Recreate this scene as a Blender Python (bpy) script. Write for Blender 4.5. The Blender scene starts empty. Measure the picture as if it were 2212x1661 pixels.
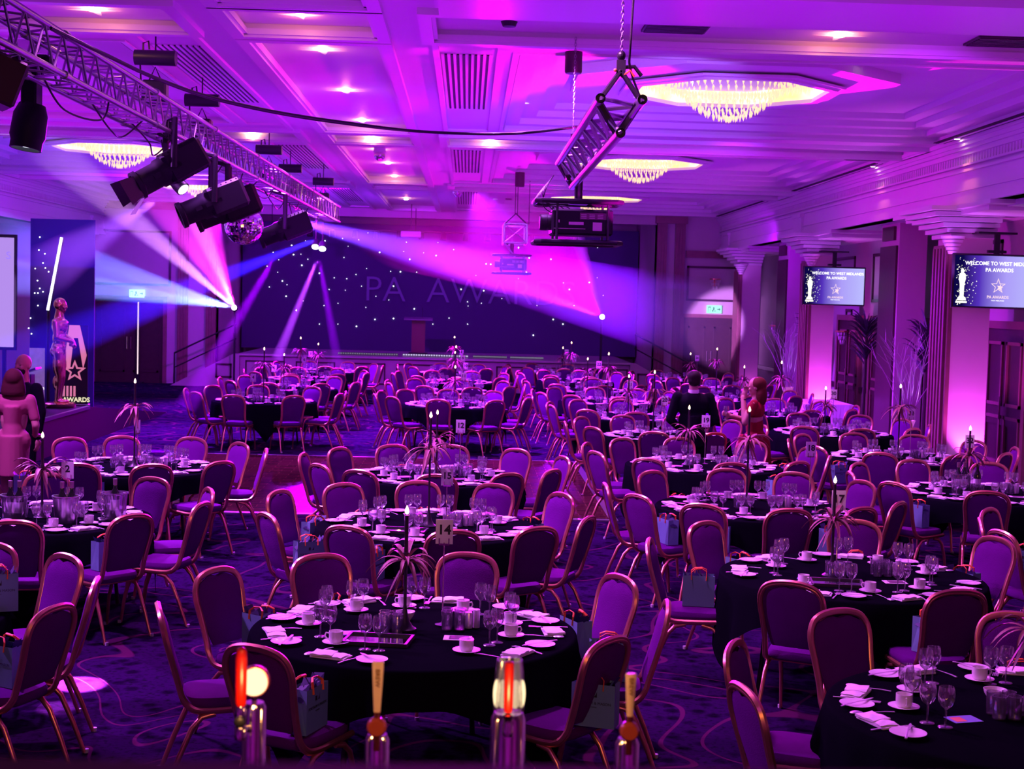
import bpy, math, random
from mathutils import Vector, Matrix
random.seed(7)
PI = math.pi
C = bpy.context.scene.collection
S = bpy.context.scene

# strengths of the lighting groups
WASH, DOWN, RIM, BAR, UPL, CHAN, STAR, BEAM, SPOTS, STREAK, DENS, BACK, FRONT, EDGE = .95, 24, 15, 2, 2, .15, .55, 7, 1, 5, .25, 2.2, 180, 1.4
BEAMS = True
def n_tumb_ok(y): return y < 30
# ---------------------------------------------------------------- camera
EYE = Vector((0, 0, 2.58)); FPX = 3100.0
YAW, PITCH, ROLL = 0.03242, 0.05798, 0.026
fwd = Vector((math.sin(YAW)*math.cos(PITCH), math.cos(YAW)*math.cos(PITCH), -math.sin(PITCH)))
r0 = Vector((math.cos(YAW), -math.sin(YAW), 0)); u0 = r0.cross(fwd)
RX = r0*math.cos(ROLL) + u0*math.sin(ROLL); UP = -r0*math.sin(ROLL) + u0*math.cos(ROLL)
cd = bpy.data.cameras.new('camera'); cam = bpy.data.objects.new('camera', cd); C.objects.link(cam)
cd.sensor_width = 36; cd.lens = FPX/2212*36; cd.clip_start = .05; cd.clip_end = 120
m = Matrix((RX, UP, -fwd)).transposed().to_4x4(); m.translation = EYE
cam.matrix_world = m
cd.dof.use_dof = True; cd.dof.focus_distance = 9.5; cd.dof.aperture_fstop = 6
S.camera = cam
S.view_settings.view_transform = 'Standard'; S.view_settings.look = 'None'
S.view_settings.exposure = 0; S.view_settings.gamma = 1; S.view_settings.use_curve_mapping = False
cy = S.cycles
cy.use_denoising = True; cy.max_bounces = 6; cy.diffuse_bounces = 3; cy.glossy_bounces = 3
cy.transmission_bounces = 4; cy.transparent_max_bounces = 24; cy.volume_bounces = 0
cy.sample_clamp_indirect = 4; cy.caustics_reflective = False; cy.caustics_refractive = False
cy.use_light_tree = True; cy.use_adaptive_sampling = True; cy.adaptive_threshold = .02

def at(px, py, Y):
    d = fwd*FPX + RX*(px-1106) - UP*(py-830.5)
    return EYE + d*(Y/d.y)
def atz(px, py, z):
    d = fwd*FPX + RX*(px-1106) - UP*(py-830.5)
    return EYE + d*((z-EYE.z)/d.z)

w = bpy.data.worlds.new('world'); S.world = w; w.use_nodes = True
w.node_tree.nodes['Background'].inputs[0].default_value = (.25, .02, .5, 1)
w.node_tree.nodes['Background'].inputs[1].default_value = .05

# ---------------------------------------------------------------- lights
def aim(o, d):
    o.rotation_euler = Vector(d).to_track_quat('-Z', 'Y').to_euler()
def light(kind, name, loc, col, power, d=(0, 0, -1), size=.1, size_y=None, cone=60, blend=.3):
    l = bpy.data.lights.new(name, kind); l.color = col; l.energy = power
    if kind == 'AREA':
        l.size = size
        if size_y: l.shape = 'RECTANGLE'; l.size_y = size_y
    else:
        l.shadow_soft_size = size
    if kind == 'SPOT': l.spot_size = math.radians(cone); l.spot_blend = blend
    o = bpy.data.objects.new(name, l); C.objects.link(o); o.location = loc; aim(o, d)
    return o
MAG = (.9, .0, .92); PUR = (.42, .0, 1); VIO = (.2, .02, 1); BLU = (.12, .06, 1); WARM = (1, .2, .09)
# colour washes on the ceiling from added area lights floating in mid-room
for x, y, col, p, sx, sy in [
    (3.3, 11, PUR, 70, 5, 3), (4.5, 17, PUR, 50, 4, 5), (1.4, 19.5, VIO, 120, 2, 3), (3.3, 27, PUR, 80, 5, 6), (3.3, 36.5, PUR, 60, 5, 5),
    (-1.0, 13.5, PUR, 50, 2, 5), (-1.5, 20, PUR, 70, 2, 4), (-1.2, 27, MAG, 40, 2, 4), (-1.5, 36, VIO, 45, 3, 4),
    (-6.3, 13, PUR, 110, 5, 5), (-6.5, 20, PUR, 130, 5, 5), (-6.5, 28, VIO, 200, 5, 6), (-6.3, 37, VIO, 110, 4, 4)]:
    light('AREA', 'ceiling_wash', (x, y, 3.0), col, p*WASH, (0, 0, 1), sx, sy)
# colour washes thrown down on the tables
for x, y, col, p in [
    (-3.4, 8, PUR, 85), (-3.4, 13.5, PUR, 170), (-.3, 9.5, MAG, 42), (-.3, 14.5, PUR, 75), (2.7, 8.5, MAG, 30), (2.7, 13, PUR, 45), (5.2, 12.5, MAG, 30),
    (2.7, 18, PUR, 60), (5.4, 17.5, MAG, 40), (-3.4, 20, PUR, 40), (-.3, 20.5, PUR, 40), (-3.4, 26, MAG, 110), (-.2, 26, MAG, 90), (2.6, 24, PUR, 70), (5.3, 24, MAG, 50),
    (-3.4, 33, MAG, 100), (-.2, 33, MAG, 70), (2.5, 31, PUR, 60), (5.2, 31, PUR, 45), (-7.5, 30, VIO, 60)]:
    light('SPOT', 'table_wash', (x-2.4, y+.9, 4.95), ((.85, .17, 1) if col == MAG else (.6, .12, 1)) if y < 22 else (.4, .02, 1), p*DOWN*(1 if y < 22 else 3), (.5, -.18, -1), .12, cone=100, blend=.8)
# rim light from the stage rig towards the room
for px, Y, z, col, p in [(-4.5, 39.5, 4.4, PUR, 900), (-1, 39.5, 4.5, MAG, 900), (2.5, 39.5, 4.4, PUR, 800), (-3.2, 23, 4.3, PUR, 300), (.3, 23, 4.6, MAG, 260), (3.4, 23, 4.6, MAG, 260)]:
    light('SPOT', 'rim_light', (px, Y, z), col, p*RIM, (0, -1, -.42 if Y > 30 else -.3), .12, cone=50 if Y > 30 else 42, blend=.7)
for x, y, z in ((-1.8, 9.5, 4.7), (1.9, 9.4, 4.7), (4.3, 12.5, 4.9), (-3.1, 17, 4.0), (1, 17, 4.9), (4, 21, 4.9)):  # added spots without fixtures, lifting what faces the camera
    light('SPOT', 'front_wash', (x, y, z), (.42, .01, 1), FRONT, (.05, 1, -.55), .12, cone=90, blend=.8)
for x, p in ((-5, 60), (-1, 50), (3, 60)):  # from here, wash spots added for backdrop, walls, bulkhead and near tables
    light('SPOT', 'backdrop_wash', (x, 42, 4.7), (.4, .01, 1), p*BACK, (0, 1, -.75), .15, cone=130, blend=.8)
light('SPOT', 'side_stage_wash', (-7.2, 22, 4.9), VIO, 80*BACK, (-.15, .25, -1), .15, cone=120, blend=.8)
light('SPOT', 'left_wall_wash', (-6.5, 30, 4.6), PUR, 160*BACK, (-.5, .8, -.5), .15, cone=120, blend=.8)
light('SPOT', 'right_wall_wash', (6.5, 33, 4.0), PUR, 70*BACK, (.4, .9, -.3), .15, cone=120, blend=.8)
light('SPOT', 'front_wash', (-.6, 2.6, 4.7), (.5, .03, 1), FRONT*.35, (.15, 1, -.6), .12, cone=80, blend=.8)
light('SPOT', 'bulkhead_wash', (-.5, 23, 3.6), MAG, 700*EDGE, (8, 1, .8), .1, cone=60, blend=.8)
light('SPOT', 'stage_front_wash', (-3.5, 33, 4.9), PUR, 900*BACK, (0, 1, -.5), .12, cone=100, blend=.8)
light('SPOT', 'doorway_wash', (-8.8, 36.5, 4.0), VIO, 130*BACK, (0, .8, -.6), .12, cone=120, blend=.8)
# added spots without fixtures catching the centre beam edges, vents and coffer steps
light('SPOT', 'beam_edge_light', (3.6, 17, 4.15), (1, 0, .6), 900*EDGE, (-4.5, 0, .85), .05, cone=70, blend=.6)
light('SPOT', 'vent_light', (1.9, 13.2, 3.2), (1, 0, .75), 380*EDGE, (-1.9, 2.6, 1.9), .04, cone=42, blend=.1)
light('SPOT', 'coffer_light', (2.2, 11.2, 3.6), (.3, .12, 1), 900*EDGE, (-.3, 9, 1.55), .06, cone=30, blend=.5)
# warm bar lighting behind the camera
light('AREA', 'bar_light', (0, .2, 3.3), (1, .42, .12), 26*BAR, (0, 1, -.55), 3, .3)
# ---------------------------------------------------------------- materials
MATS = {}
def mat(name, col, rough=.6, metal=0, emit=None, es=0, bump=0, bscale=60, var=0, vscale=4, spec=.5, sheen=0, trans=0, coat=0):
    if name in MATS: return MATS[name]
    mt = bpy.data.materials.new(name); mt.use_nodes = True; nt = mt.node_tree; b = nt.nodes['Principled BSDF']
    b.inputs['Base Color'].default_value = (*col, 1); b.inputs['Roughness'].default_value = rough
    b.inputs['Metallic'].default_value = metal; b.inputs['Specular IOR Level'].default_value = spec
    if sheen: b.inputs['Sheen Weight'].default_value = sheen
    if coat: b.inputs['Coat Weight'].default_value = coat
    if emit: b.inputs['Emission Color'].default_value = (*emit, 1); b.inputs['Emission Strength'].default_value = es
    if bump or var:
        tc = nt.nodes.new('ShaderNodeTexCoord'); nz = nt.nodes.new('ShaderNodeTexNoise')
        nt.links.new(tc.outputs['Object'], nz.inputs['Vector'])
        if var:
            nz.inputs['Scale'].default_value = vscale
            mx = nt.nodes.new('ShaderNodeMixRGB'); mx.inputs[1].default_value = (*[c*(1-var) for c in col], 1)
            mx.inputs[2].default_value = (*[min(1, c*(1+var)) for c in col], 1)
            nt.links.new(nz.outputs['Fac'], mx.inputs[0]); nt.links.new(mx.outputs[0], b.inputs['Base Color'])
        if bump:
            n2 = nt.nodes.new('ShaderNodeTexNoise'); n2.inputs['Scale'].default_value = bscale
            nt.links.new(tc.outputs['Object'], n2.inputs['Vector'])
            bp = nt.nodes.new('ShaderNodeBump'); bp.inputs['Strength'].default_value = bump; bp.inputs['Distance'].default_value = .01
            nt.links.new(n2.outputs['Fac'], bp.inputs['Height']); nt.links.new(bp.outputs[0], b.inputs['Normal'])
    MATS[name] = mt
    return mt
def glow(name, col, s):
    if name in MATS: return MATS[name]
    mt = bpy.data.materials.new(name); mt.use_nodes = True; nt = mt.node_tree; nt.nodes.clear()
    e = nt.nodes.new('ShaderNodeEmission'); o = nt.nodes.new('ShaderNodeOutputMaterial')
    e.inputs[0].default_value = (*col, 1); e.inputs[1].default_value = s; nt.links.new(e.outputs[0], o.inputs[0])
    MATS[name] = mt; return mt
def thin_glass(name, tint=(.9, .9, .95), ior=1.5, base=.22, top=1):
    mt = bpy.data.materials.new(name); mt.use_nodes = True; nt = mt.node_tree; nt.nodes.clear()
    o = nt.nodes.new('ShaderNodeOutputMaterial'); t = nt.nodes.new('ShaderNodeBsdfTransparent'); g = nt.nodes.new('ShaderNodeBsdfGlossy')
    t.inputs[0].default_value = (*tint, 1); g.inputs['Roughness'].default_value = .1
    lw = nt.nodes.new('ShaderNodeLayerWeight'); lw.inputs[0].default_value = .5
    mr = nt.nodes.new('ShaderNodeMapRange'); mr.inputs[3].default_value = base; mr.inputs[4].default_value = top
    mx = nt.nodes.new('ShaderNodeMixShader')
    nt.links.new(lw.outputs['Facing'], mr.inputs[0]); nt.links.new(mr.outputs[0], mx.inputs[0])
    df = nt.nodes.new('ShaderNodeBsdfDiffuse'); df.inputs[0].default_value = (1, .85, 1, 1); m2 = nt.nodes.new('ShaderNodeMixShader'); m2.inputs[0].default_value = .035
    nt.links.new(t.outputs[0], mx.inputs[1]); nt.links.new(g.outputs[0], mx.inputs[2]); nt.links.new(mx.outputs[0], m2.inputs[1]); nt.links.new(df.outputs[0], m2.inputs[2]); nt.links.new(m2.outputs[0], o.inputs[0])
    MATS[name] = mt; return mt
ceil_m = mat('ceiling_paint', (.8, .78, .78), .55, bump=.05, bscale=30, var=.03, vscale=1.5)
mould_m = mat('moulding_paint', (.85, .82, .82), .35)
wall_m = mat('wallpaper', (.5, .42, .45), .6, bump=.15, bscale=90, var=.08, vscale=2)
pier_m = mat('marble_pier', (.72, .62, .62), .4, var=.14, vscale=1.6, bump=.05, bscale=12)
dark_wood = mat('dark_wood', (.05, .02, .025), .35, var=.3, vscale=9)
mid_wood = mat('pilaster_wood', (.22, .09, .1), .4, var=.25, vscale=6)
black_m = mat('black_paint', (.012, .012, .016), .45)
blackmetal = mat('black_metal', (.02, .02, .025), .35, metal=.4)
alu = mat('aluminium', (.36, .36, .4), .3, metal=.9)
chrome = mat('chrome', (.8, .72, .7), .1, metal=1)
gold = mat('gold_frame', (.8, .36, .24), .3, metal=.9, var=.12, vscale=14)
fabric = mat('chair_fabric', (.11, .006, .16), .9, bump=.25, bscale=160, var=.1, vscale=10, spec=.03)
cloth_b = mat('black_tablecloth', (.004, .004, .007), .85, bump=.1, bscale=120, spec=0)
linen = mat('white_linen', (.93, .92, .92), .8, bump=.15, bscale=120)
china = mat('white_china', (.92, .9, .88), .18, coat=.3)
glass = thin_glass('thin_glass')
steel = mat('cutlery_steel', (.85, .85, .87), .3, metal=.75)
paper_w = mat('white_card', (.85, .83, .84), .6)
ink = mat('black_ink', (.01, .01, .015), .5)
bag_g = mat('duck_egg_paper', (.14, .3, .34), .5, bump=.05, bscale=20)
bag_b = mat('navy_tissue', (.015, .02, .09), .6)
orange = mat('orange_ribbon', (.9, .16, .03), .5)
leaf_m = mat('dried_palm_leaf', (.3, .11, .13), .5, var=.3, vscale=30)
flame_m = glow('candle_flame', (1, .62, .25), 22)
wax = mat('black_wax', (.012, .008, .01), .4)
led_w = glow('led_white', (.75, .8, 1), 6)
skin = mat('skin', (.42, .22, .17), .5, var=.08, vscale=20)

# ---------------------------------------------------------------- mesh helpers
class MB:
    def __init__(s): s.v = []; s.f = []; s.mi = []; s.cur = 0
    def add(s, vs, fs, M=None):
        n = len(s.v)
        s.v += [tuple(M @ Vector(p)) for p in vs] if M is not None else [tuple(p) for p in vs]
        s.f += [tuple(n+i for i in f) for f in fs]; s.mi += [s.cur]*len(fs); return s
    def box(s, x0, x1, y0, y1, z0, z1, M=None):
        v = [(x, y, z) for z in (z0, z1) for y in (y0, y1) for x in (x0, x1)]
        return s.add(v, [(0, 2, 3, 1), (4, 5, 7, 6), (0, 1, 5, 4), (2, 6, 7, 3), (0, 4, 6, 2), (1, 3, 7, 5)], M)
    def bevbox(s, x0, x1, y0, y1, z0, z1, b, M=None):
        # box with chamfered edges: 24 vertices
        P = []
        for sx, x in ((-1, x0), (1, x1)):
            for sy, y in ((-1, y0), (1, y1)):
                for sz, z in ((-1, z0), (1, z1)):
                    P += [(x, y-sy*b, z-sz*b), (x-sx*b, y, z-sz*b), (x-sx*b, y-sy*b, z)]
        I = lambda a, b_, c, k: (a*4+b_*2+c)*3+k
        F = []
        F += [(I(0,0,0,0), I(0,0,1,0), I(0,1,1,0), I(0,1,0,0)), (I(1,0,0,0), I(1,1,0,0), I(1,1,1,0), I(1,0,1,0))]
        F += [(I(0,0,0,1), I(1,0,0,1), I(1,0,1,1), I(0,0,1,1)), (I(0,1,0,1), I(0,1,1,1), I(1,1,1,1), I(1,1,0,1))]
        F += [(I(0,0,0,2), I(0,1,0,2), I(1,1,0,2), I(1,0,0,2)), (I(0,0,1,2), I(1,0,1,2), I(1,1,1,2), I(0,1,1,2))]
        for c in (0, 1):
            for a in (0, 1):
                F += [(I(a,0,c,0), I(a,1,c,0), I(a,1,c,2), I(a,0,c,2)), (I(0,a,c,1), I(1,a,c,1), I(1,a,c,2), I(0,a,c,2)), (I(a,c,0,0), I(a,c,1,0), I(a,c,1,1), I(a,c,0,1))]
        for a in (0, 1):
            for b_ in (0, 1):
                for c in (0, 1): F.append((I(a,b_,c,0), I(a,b_,c,1), I(a,b_,c,2)))
        return s.add(P, F, M)
    def lathe(s, prof, n=16, M=None, cap=False):
        vs = []; fs = []
        for r, z in prof:
            for i in range(n): a = 2*PI*i/n; vs.append((r*math.cos(a), r*math.sin(a), z))
        for k in range(len(prof)-1):
            for i in range(n):
                j = (i+1) % n; fs.append((k*n+i, k*n+j, (k+1)*n+j, (k+1)*n+i))
        if cap: fs += [tuple(range(n))[::-1], tuple((len(prof)-1)*n+i for i in range(n))]
        return s.add(vs, fs, M)
    def tube(s, path, r, n=8, closed=False, M=None, flat=1, caps=True):
        P = [Vector(p) for p in path]; R = r if isinstance(r, (list, tuple)) else [r]*len(P); vs = []; fs = []
        L = len(P); up = None
        for i, p in enumerate(P):
            a = P[(i-1) % L] if (closed or i > 0) else p; b = P[(i+1) % L] if (closed or i < L-1) else p
            t = (b-a).normalized() if (b-a).length > 1e-9 else Vector((0, 0, 1))
            if up is None:
                up = Vector((0, 0, 1)) if abs(t.z) < .9 else Vector((1, 0, 0))
            u = (up - t*up.dot(t)).normalized(); q = t.cross(u); up = u
            for k in range(n):
                an = 2*PI*k/n; vs.append(p + (u*math.cos(an)*flat + q*math.sin(an))*R[i])
        for i in range(L if closed else L-1):
            j = (i+1) % L
            for k in range(n):
                l = (k+1) % n; fs.append((i*n+k, i*n+l, j*n+l, j*n+k))
        if caps and not closed: fs += [tuple(range(n))[::-1], tuple((L-1)*n+k for k in range(n))]
        return s.add(vs, fs, M)
    def cyl(s, a, b, r, n=12, r2=None): return s.tube([a, b], [r, r if r2 is None else r2], n)
    def ell(s, c, r, M=None, n=14, m=9):
        vs = [(c[0], c[1], c[2]-r[2])]; fs = []
        for k in range(1, m):
            ph = -PI/2+PI*k/m
            for i in range(n):
                a = 2*PI*i/n; vs.append((c[0]+r[0]*math.cos(a)*math.cos(ph), c[1]+r[1]*math.sin(a)*math.cos(ph), c[2]+r[2]*math.sin(ph)))
        vs.append((c[0], c[1], c[2]+r[2])); T = len(vs)-1
        for i in range(n):
            j = (i+1) % n; fs.append((0, 1+j, 1+i)); fs.append((T, T-n+i, T-n+j))
            for k in range(m-2): fs.append((1+k*n+i, 1+k*n+j, 1+(k+1)*n+j, 1+(k+1)*n+i))
        return s.add(vs, fs, M)
    def prism(s, poly, z0, z1, M=None):
        n = len(poly)
        vs = [(x, y, z0) for x, y in poly]+[(x, y, z1) for x, y in poly]
        return s.add(vs, [tuple(range(n))[::-1], tuple(range(n, 2*n))]+[(i, (i+1) % n, n+(i+1) % n, n+i) for i in range(n)], M)
    def data(s, name, mats, smooth=None):
        me = bpy.data.meshes.new(name); me.from_pydata(s.v, [], s.f)
        for mm in (mats if isinstance(mats, (list, tuple)) else [mats]): me.materials.append(mm)
        if any(s.mi): me.polygons.foreach_set('material_index', s.mi)
        me.update()
        if smooth:
            me.polygons.foreach_set('use_smooth', [True]*len(me.polygons))
            me.set_sharp_from_angle(angle=math.radians(smooth))
        return me
    def build(s, name, mats, parent=None, smooth=None, loc=None):
        o = bpy.data.objects.new(name, s.data(name, mats, smooth)); C.objects.link(o)
        if parent: o.parent = parent
        if loc: o.location = loc
        return o
def tag(o, label, cat, group=None, kind=None):
    if label: o['label'] = label
    if cat: o['category'] = cat
    if group: o['group'] = group
    if kind: o['kind'] = kind
    return o
def thing(name, label, cat, loc=(0, 0, 0), rz=0, group=None):
    o = bpy.data.objects.new(name, None); C.objects.link(o); o.location = loc; o.rotation_euler = (0, 0, rz)
    o.empty_display_size = .05
    return tag(o, label, cat, group)
def struct(o): o['kind'] = 'structure'; return o
def dup(root, loc, rz, label, group, first=[]):
    if root.name not in first:
        first.append(root.name); r = root
    else:
        r = root.copy(); C.objects.link(r)
        for ch in KIDS.setdefault(root.name, [c for c in bpy.data.objects if c.parent == root]):
            c = ch.copy(); C.objects.link(c); c.parent = r
            for g in KIDS.setdefault(ch.name, [x for x in bpy.data.objects if x.parent == ch]):
                d = g.copy(); C.objects.link(d); d.parent = c
    r.location = loc; r.rotation_euler = (0, 0, rz)
    if label: r['label'] = label
    if group: r['group'] = group
    return r
KIDS = {}
def text_data(name, body, size, m, extrude=.001, align='CENTER', bold=0):
    cu = bpy.data.curves.new(name, 'FONT'); cu.body = body; cu.size = size; cu.extrude = extrude; cu.align_x = align; cu.align_y = 'CENTER'
    cu.offset = bold; cu.resolution_u = 3; cu.materials.append(m); return cu
TXT = {}
def text(name, body, size, m, M, parent=None, **k):
    key = (body, size, m.name, tuple(sorted(k.items())))
    if key not in TXT:
        q = bpy.data.objects.new('t', text_data(name, body, size, m, **k)); C.objects.link(q)
        TXT[key] = bpy.data.meshes.new_from_object(q.evaluated_get(bpy.context.evaluated_depsgraph_get())); C.objects.unlink(q); bpy.data.objects.remove(q)
    o = bpy.data.objects.new(name, TXT[key]); C.objects.link(o)
    if parent: o.parent = parent
    o.matrix_local = M; return o
def RXm(a): return Matrix.Rotation(a, 4, 'X')
def RYm(a): return Matrix.Rotation(a, 4, 'Y')
def RZm(a): return Matrix.Rotation(a, 4, 'Z')
def TR(*p): return Matrix.Translation(p)
UPRIGHT = RXm(PI/2)      # text or card in the XY plane stood up facing -Y

# ---------------------------------------------------------------- room shell
ZC, ZL, YF = 5.1, 4.15, 41.0
def carpet():
    mt = bpy.data.materials.new('patterned_carpet'); mt.use_nodes = True; nt = mt.node_tree; b = nt.nodes['Principled BSDF']
    N = nt.nodes.new; L = nt.links.new
    tc = N('ShaderNodeTexCoord')
    sp = N('ShaderNodeTexNoise'); sp.inputs['Scale'].default_value = 28; sp.inputs['Detail'].default_value = 3; L(tc.outputs['Object'], sp.inputs['Vector'])
    mp = N('ShaderNodeMapping'); mp.inputs['Scale'].default_value = (.9, .9, 1); L(tc.outputs['Object'], mp.inputs[0])
    n1 = N('ShaderNodeTexNoise'); n1.inputs['Scale'].default_value = .8; n1.inputs['Detail'].default_value = 0; n1.inputs['Distortion'].default_value = 1.2; L(mp.outputs[0], n1.inputs['Vector'])
    w1 = N('ShaderNodeMath'); w1.operation = 'MULTIPLY'; w1.inputs[1].default_value = 5; L(n1.outputs['Fac'], w1.inputs[0])
    fr = N('ShaderNodeMath'); fr.operation = 'FRACT'; L(w1.outputs[0], fr.inputs[0])
    pp = N('ShaderNodeMath'); pp.operation = 'PINGPONG'; pp.inputs[1].default_value = .5; L(fr.outputs[0], pp.inputs[0])
    r1 = N('ShaderNodeValToRGB'); r1.color_ramp.elements[0].position = .035; r1.color_ramp.elements[0].color = (1, 1, 1, 1)
    r1.color_ramp.elements[1].position = .055; r1.color_ramp.elements[1].color = (0, 0, 0, 1); L(pp.outputs[0], r1.inputs[0])
    vo = N('ShaderNodeTexVoronoi'); vo.inputs['Scale'].default_value = 7; L(tc.outputs['Object'], vo.inputs['Vector'])
    r2 = N('ShaderNodeValToRGB'); r2.color_ramp.elements[0].position = .25; r2.color_ramp.elements[0].color = (.006, .005, .01, 1)
    r2.color_ramp.elements[1].position = .5; r2.color_ramp.elements[1].color = (.02, .003, .042, 1); L(sp.outputs['Fac'], r2.inputs[0])
    r3 = N('ShaderNodeValToRGB'); r3.color_ramp.elements[0].position = .2; r3.color_ramp.elements[0].color = (.35, .35, .35, 1)
    r3.color_ramp.elements[1].position = .45; L(vo.outputs['Distance'], r3.inputs[0])
    m0 = N('ShaderNodeMixRGB'); m0.blend_type = 'MULTIPLY'; m0.inputs[0].default_value = 1; L(r2.outputs[0], m0.inputs[1]); L(r3.outputs[0], m0.inputs[2])
    m1 = N('ShaderNodeMixRGB'); L(r1.outputs[0], m1.inputs[0]); L(m0.outputs[0], m1.inputs[1]); m1.inputs[2].default_value = (.07, .01, .055, 1)
    L(m1.outputs[0], b.inputs['Base Color']); b.inputs['Roughness'].default_value = 1; b.inputs['Specular IOR Level'].default_value = 0
    bp = N('ShaderNodeBump'); bp.inputs['Strength'].default_value = .5; bp.inputs['Distance'].default_value = .01; L(sp.outputs['Fac'], bp.inputs['Height']); L(bp.outputs[0], b.inputs['Normal'])
    return mt
o = MB().box(-11.6, 8.5, -3, 46, -.1, 0).build('floor', carpet()); struct(o)
def parquet():
    mt = bpy.data.materials.new('parquet'); mt.use_nodes = True; nt = mt.node_tree; b = nt.nodes['Principled BSDF']
    tc = nt.nodes.new('ShaderNodeTexCoord'); br = nt.nodes.new('ShaderNodeTexBrick'); nt.links.new(tc.outputs['Object'], br.inputs['Vector'])
    br.inputs['Color1'].default_value = (.05, .012, .016, 1); br.inputs['Color2'].default_value = (.03, .008, .01, 1); br.inputs['Mortar'].default_value = (.12, .05, .03, 1)
    br.inputs['Scale'].default_value = 1.6; br.inputs['Mortar Size'].default_value = .006
    nt.links.new(br.outputs[0], b.inputs['Base Color']); b.inputs['Roughness'].default_value = 1; b.inputs['Specular IOR Level'].default_value = 0
    g = nt.nodes.new('ShaderNodeBsdfGlossy'); g.inputs['Roughness'].default_value = .12; ms = nt.nodes.new('ShaderNodeMixShader'); ms.inputs[0].default_value = .07
    nt.links.new(b.outputs[0], ms.inputs[1]); nt.links.new(g.outputs[0], ms.inputs[2]); nt.links.new(ms.outputs[0], nt.nodes['Material Output'].inputs[0]); return mt
o = MB().box(-4.6, 1.75, 16.95, 23, .0, .02).build('dance_floor', parquet())
tag(o, 'glossy wooden parquet dance floor in the middle of the hall', 'dance floor')
e = MB()
for a in ((-4.7, 1.85, 16.83, 16.95), (-4.7, 1.85, 23, 23.1), (1.75, 1.85, 16.95, 23), (-4.7, -4.6, 16.95, 23)):
    e.box(a[0], a[1], a[2], a[3], 0, .018)
e.build('edge_trim', alu, o)

# ceiling as a stepped height field: soffit, recessed strips, coffers with four steps
strips = [(12.75, 14.0), (22.15, 23.4), (31.55, 32.8)]
coffers = [(14.5, 21.65), (23.9, 31.05), (33.3, 40.4)]
xr = [(-.38, .22), (-3.32, -2.72)]
def ceil_h(x, y):
    if y > 12.75:
        for a, b in strips:
            if a < y < b and (-.38 < x < 7.05 or -2.2 < x < -.92 or -10.15 < x < -2.72): return 5.17
        for a, b in coffers:
            if a-.2 < y < b+.2 and (-2.2 < x < -.92): return 5.19
            if a < y < b and (-.36 < x < .24 or -3.34 < x < -2.74): return 5.13
            for x0, x1 in ((.45, 6.95), (-10.05, -3.55)):
                for k in range(3, -1, -1):
                    q = .24*k
                    if x0+q < x < x1-q and a+.25+q < y < b-.25-q: return 5.17+.085*k
    elif y > 9.8 and (-2.2 < x < -.92): return 5.19
    return ZC
bx = sorted(set([-10.3, -10.15, -3.34, -2.74, -2.72, -2.2, -.92, -.38, -.36, .24, 7.05, 7.2]+[round(v+s*.24*k, 4) for v, s in ((.45, 1), (6.95, -1), (-10.05, 1), (-3.55, -1)) for k in range(4)]))
by = sorted(set([-3, 9.8, 12.75, 41.0, 46]+[v for a in strips for v in a]+[round(v, 4) for a, b in coffers for v in ([a-.2, b+.2, a, b]+[a+.25+.24*k for k in range(4)]+[b-.25-.24*k for k in range(4)])]))
cm = MB(); H = [[ceil_h((bx[i]+bx[i+1])/2, (by[j]+by[j+1])/2) for j in range(len(by)-1)] for i in range(len(bx)-1)]
for i in range(len(bx)-1):
    for j in range(len(by)-1):
        z = H[i][j]; x0, x1, y0, y1 = bx[i], bx[i+1], by[j], by[j+1]
        cm.add([(x0, y0, z), (x0, y1, z), (x1, y1, z), (x1, y0, z)], [(0, 1, 2, 3)])
        if i+1 < len(bx)-1 and abs(H[i+1][j]-z) > 1e-4:
            q = H[i+1][j]; cm.add([(x1, y0, z), (x1, y1, z), (x1, y1, q), (x1, y0, q)], [(0, 1, 2, 3)])
        if j+1 < len(by)-1 and abs(H[i][j+1]-z) > 1e-4:
            q = H[i][j+1]; cm.add([(x0, y1, z), (x1, y1, z), (x1, y1, q), (x0, y1, q)], [(0, 1, 2, 3)])
cm.box(-10.3, 7.2, -3, 46, 5.6, 5.7)
struct(cm.build('ceiling', ceil_m))
# plaster mouldings round the recesses
tr = MB()
def frame(x0, x1, y0, y1, z=ZC, w_=.12, d=.06):
    for q, dd in ((0, d), (.035, d*.55)):
        ww = w_-q*1.2
        for a in ((x0-ww+q, x0+q, y0-ww, y1+ww), (x1-q, x1+ww-q, y0-ww, y1+ww), (x0, x1, y0-ww+q, y0+q), (x0, x1, y1-q, y1+ww-q)):
            tr.box(a[0], a[1], a[2], a[3], z-dd, z+.02)
for a, b in strips:
    frame(-.38, 7.05, a, b); frame(-2.2, -.92, a, b); frame(-10.15, -2.72, a, b)
for a, b in coffers: frame(-2.2, -.92, a-.2, b+.2); frame(.45, 6.95, a+.25, b-.25, w_=.05, d=.02); frame(-10.05, -3.55, a+.25, b-.25, w_=.05, d=.02)
frame(-2.2, -.92, 9.8, 12.55)
for x in (-.38, -2.72):
    tr.box(x-.03, x+.03, 14.1, 41, ZC-.035, ZC+.03)
struct(tr.build('trim_1', mould_m))
# beam in front of the first strip, lighter colour stands for warm light on it
struct(MB().box(-.3, 7.2, 11.3, 12.35, 4.98, 5.1).box(-.34, 7.2, 11.24, 12.42, 5.06, 5.12).box(-.3, 7.2, 12.35, 12.42, 5.02, 5.12).build('trim_2', mould_m))

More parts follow.
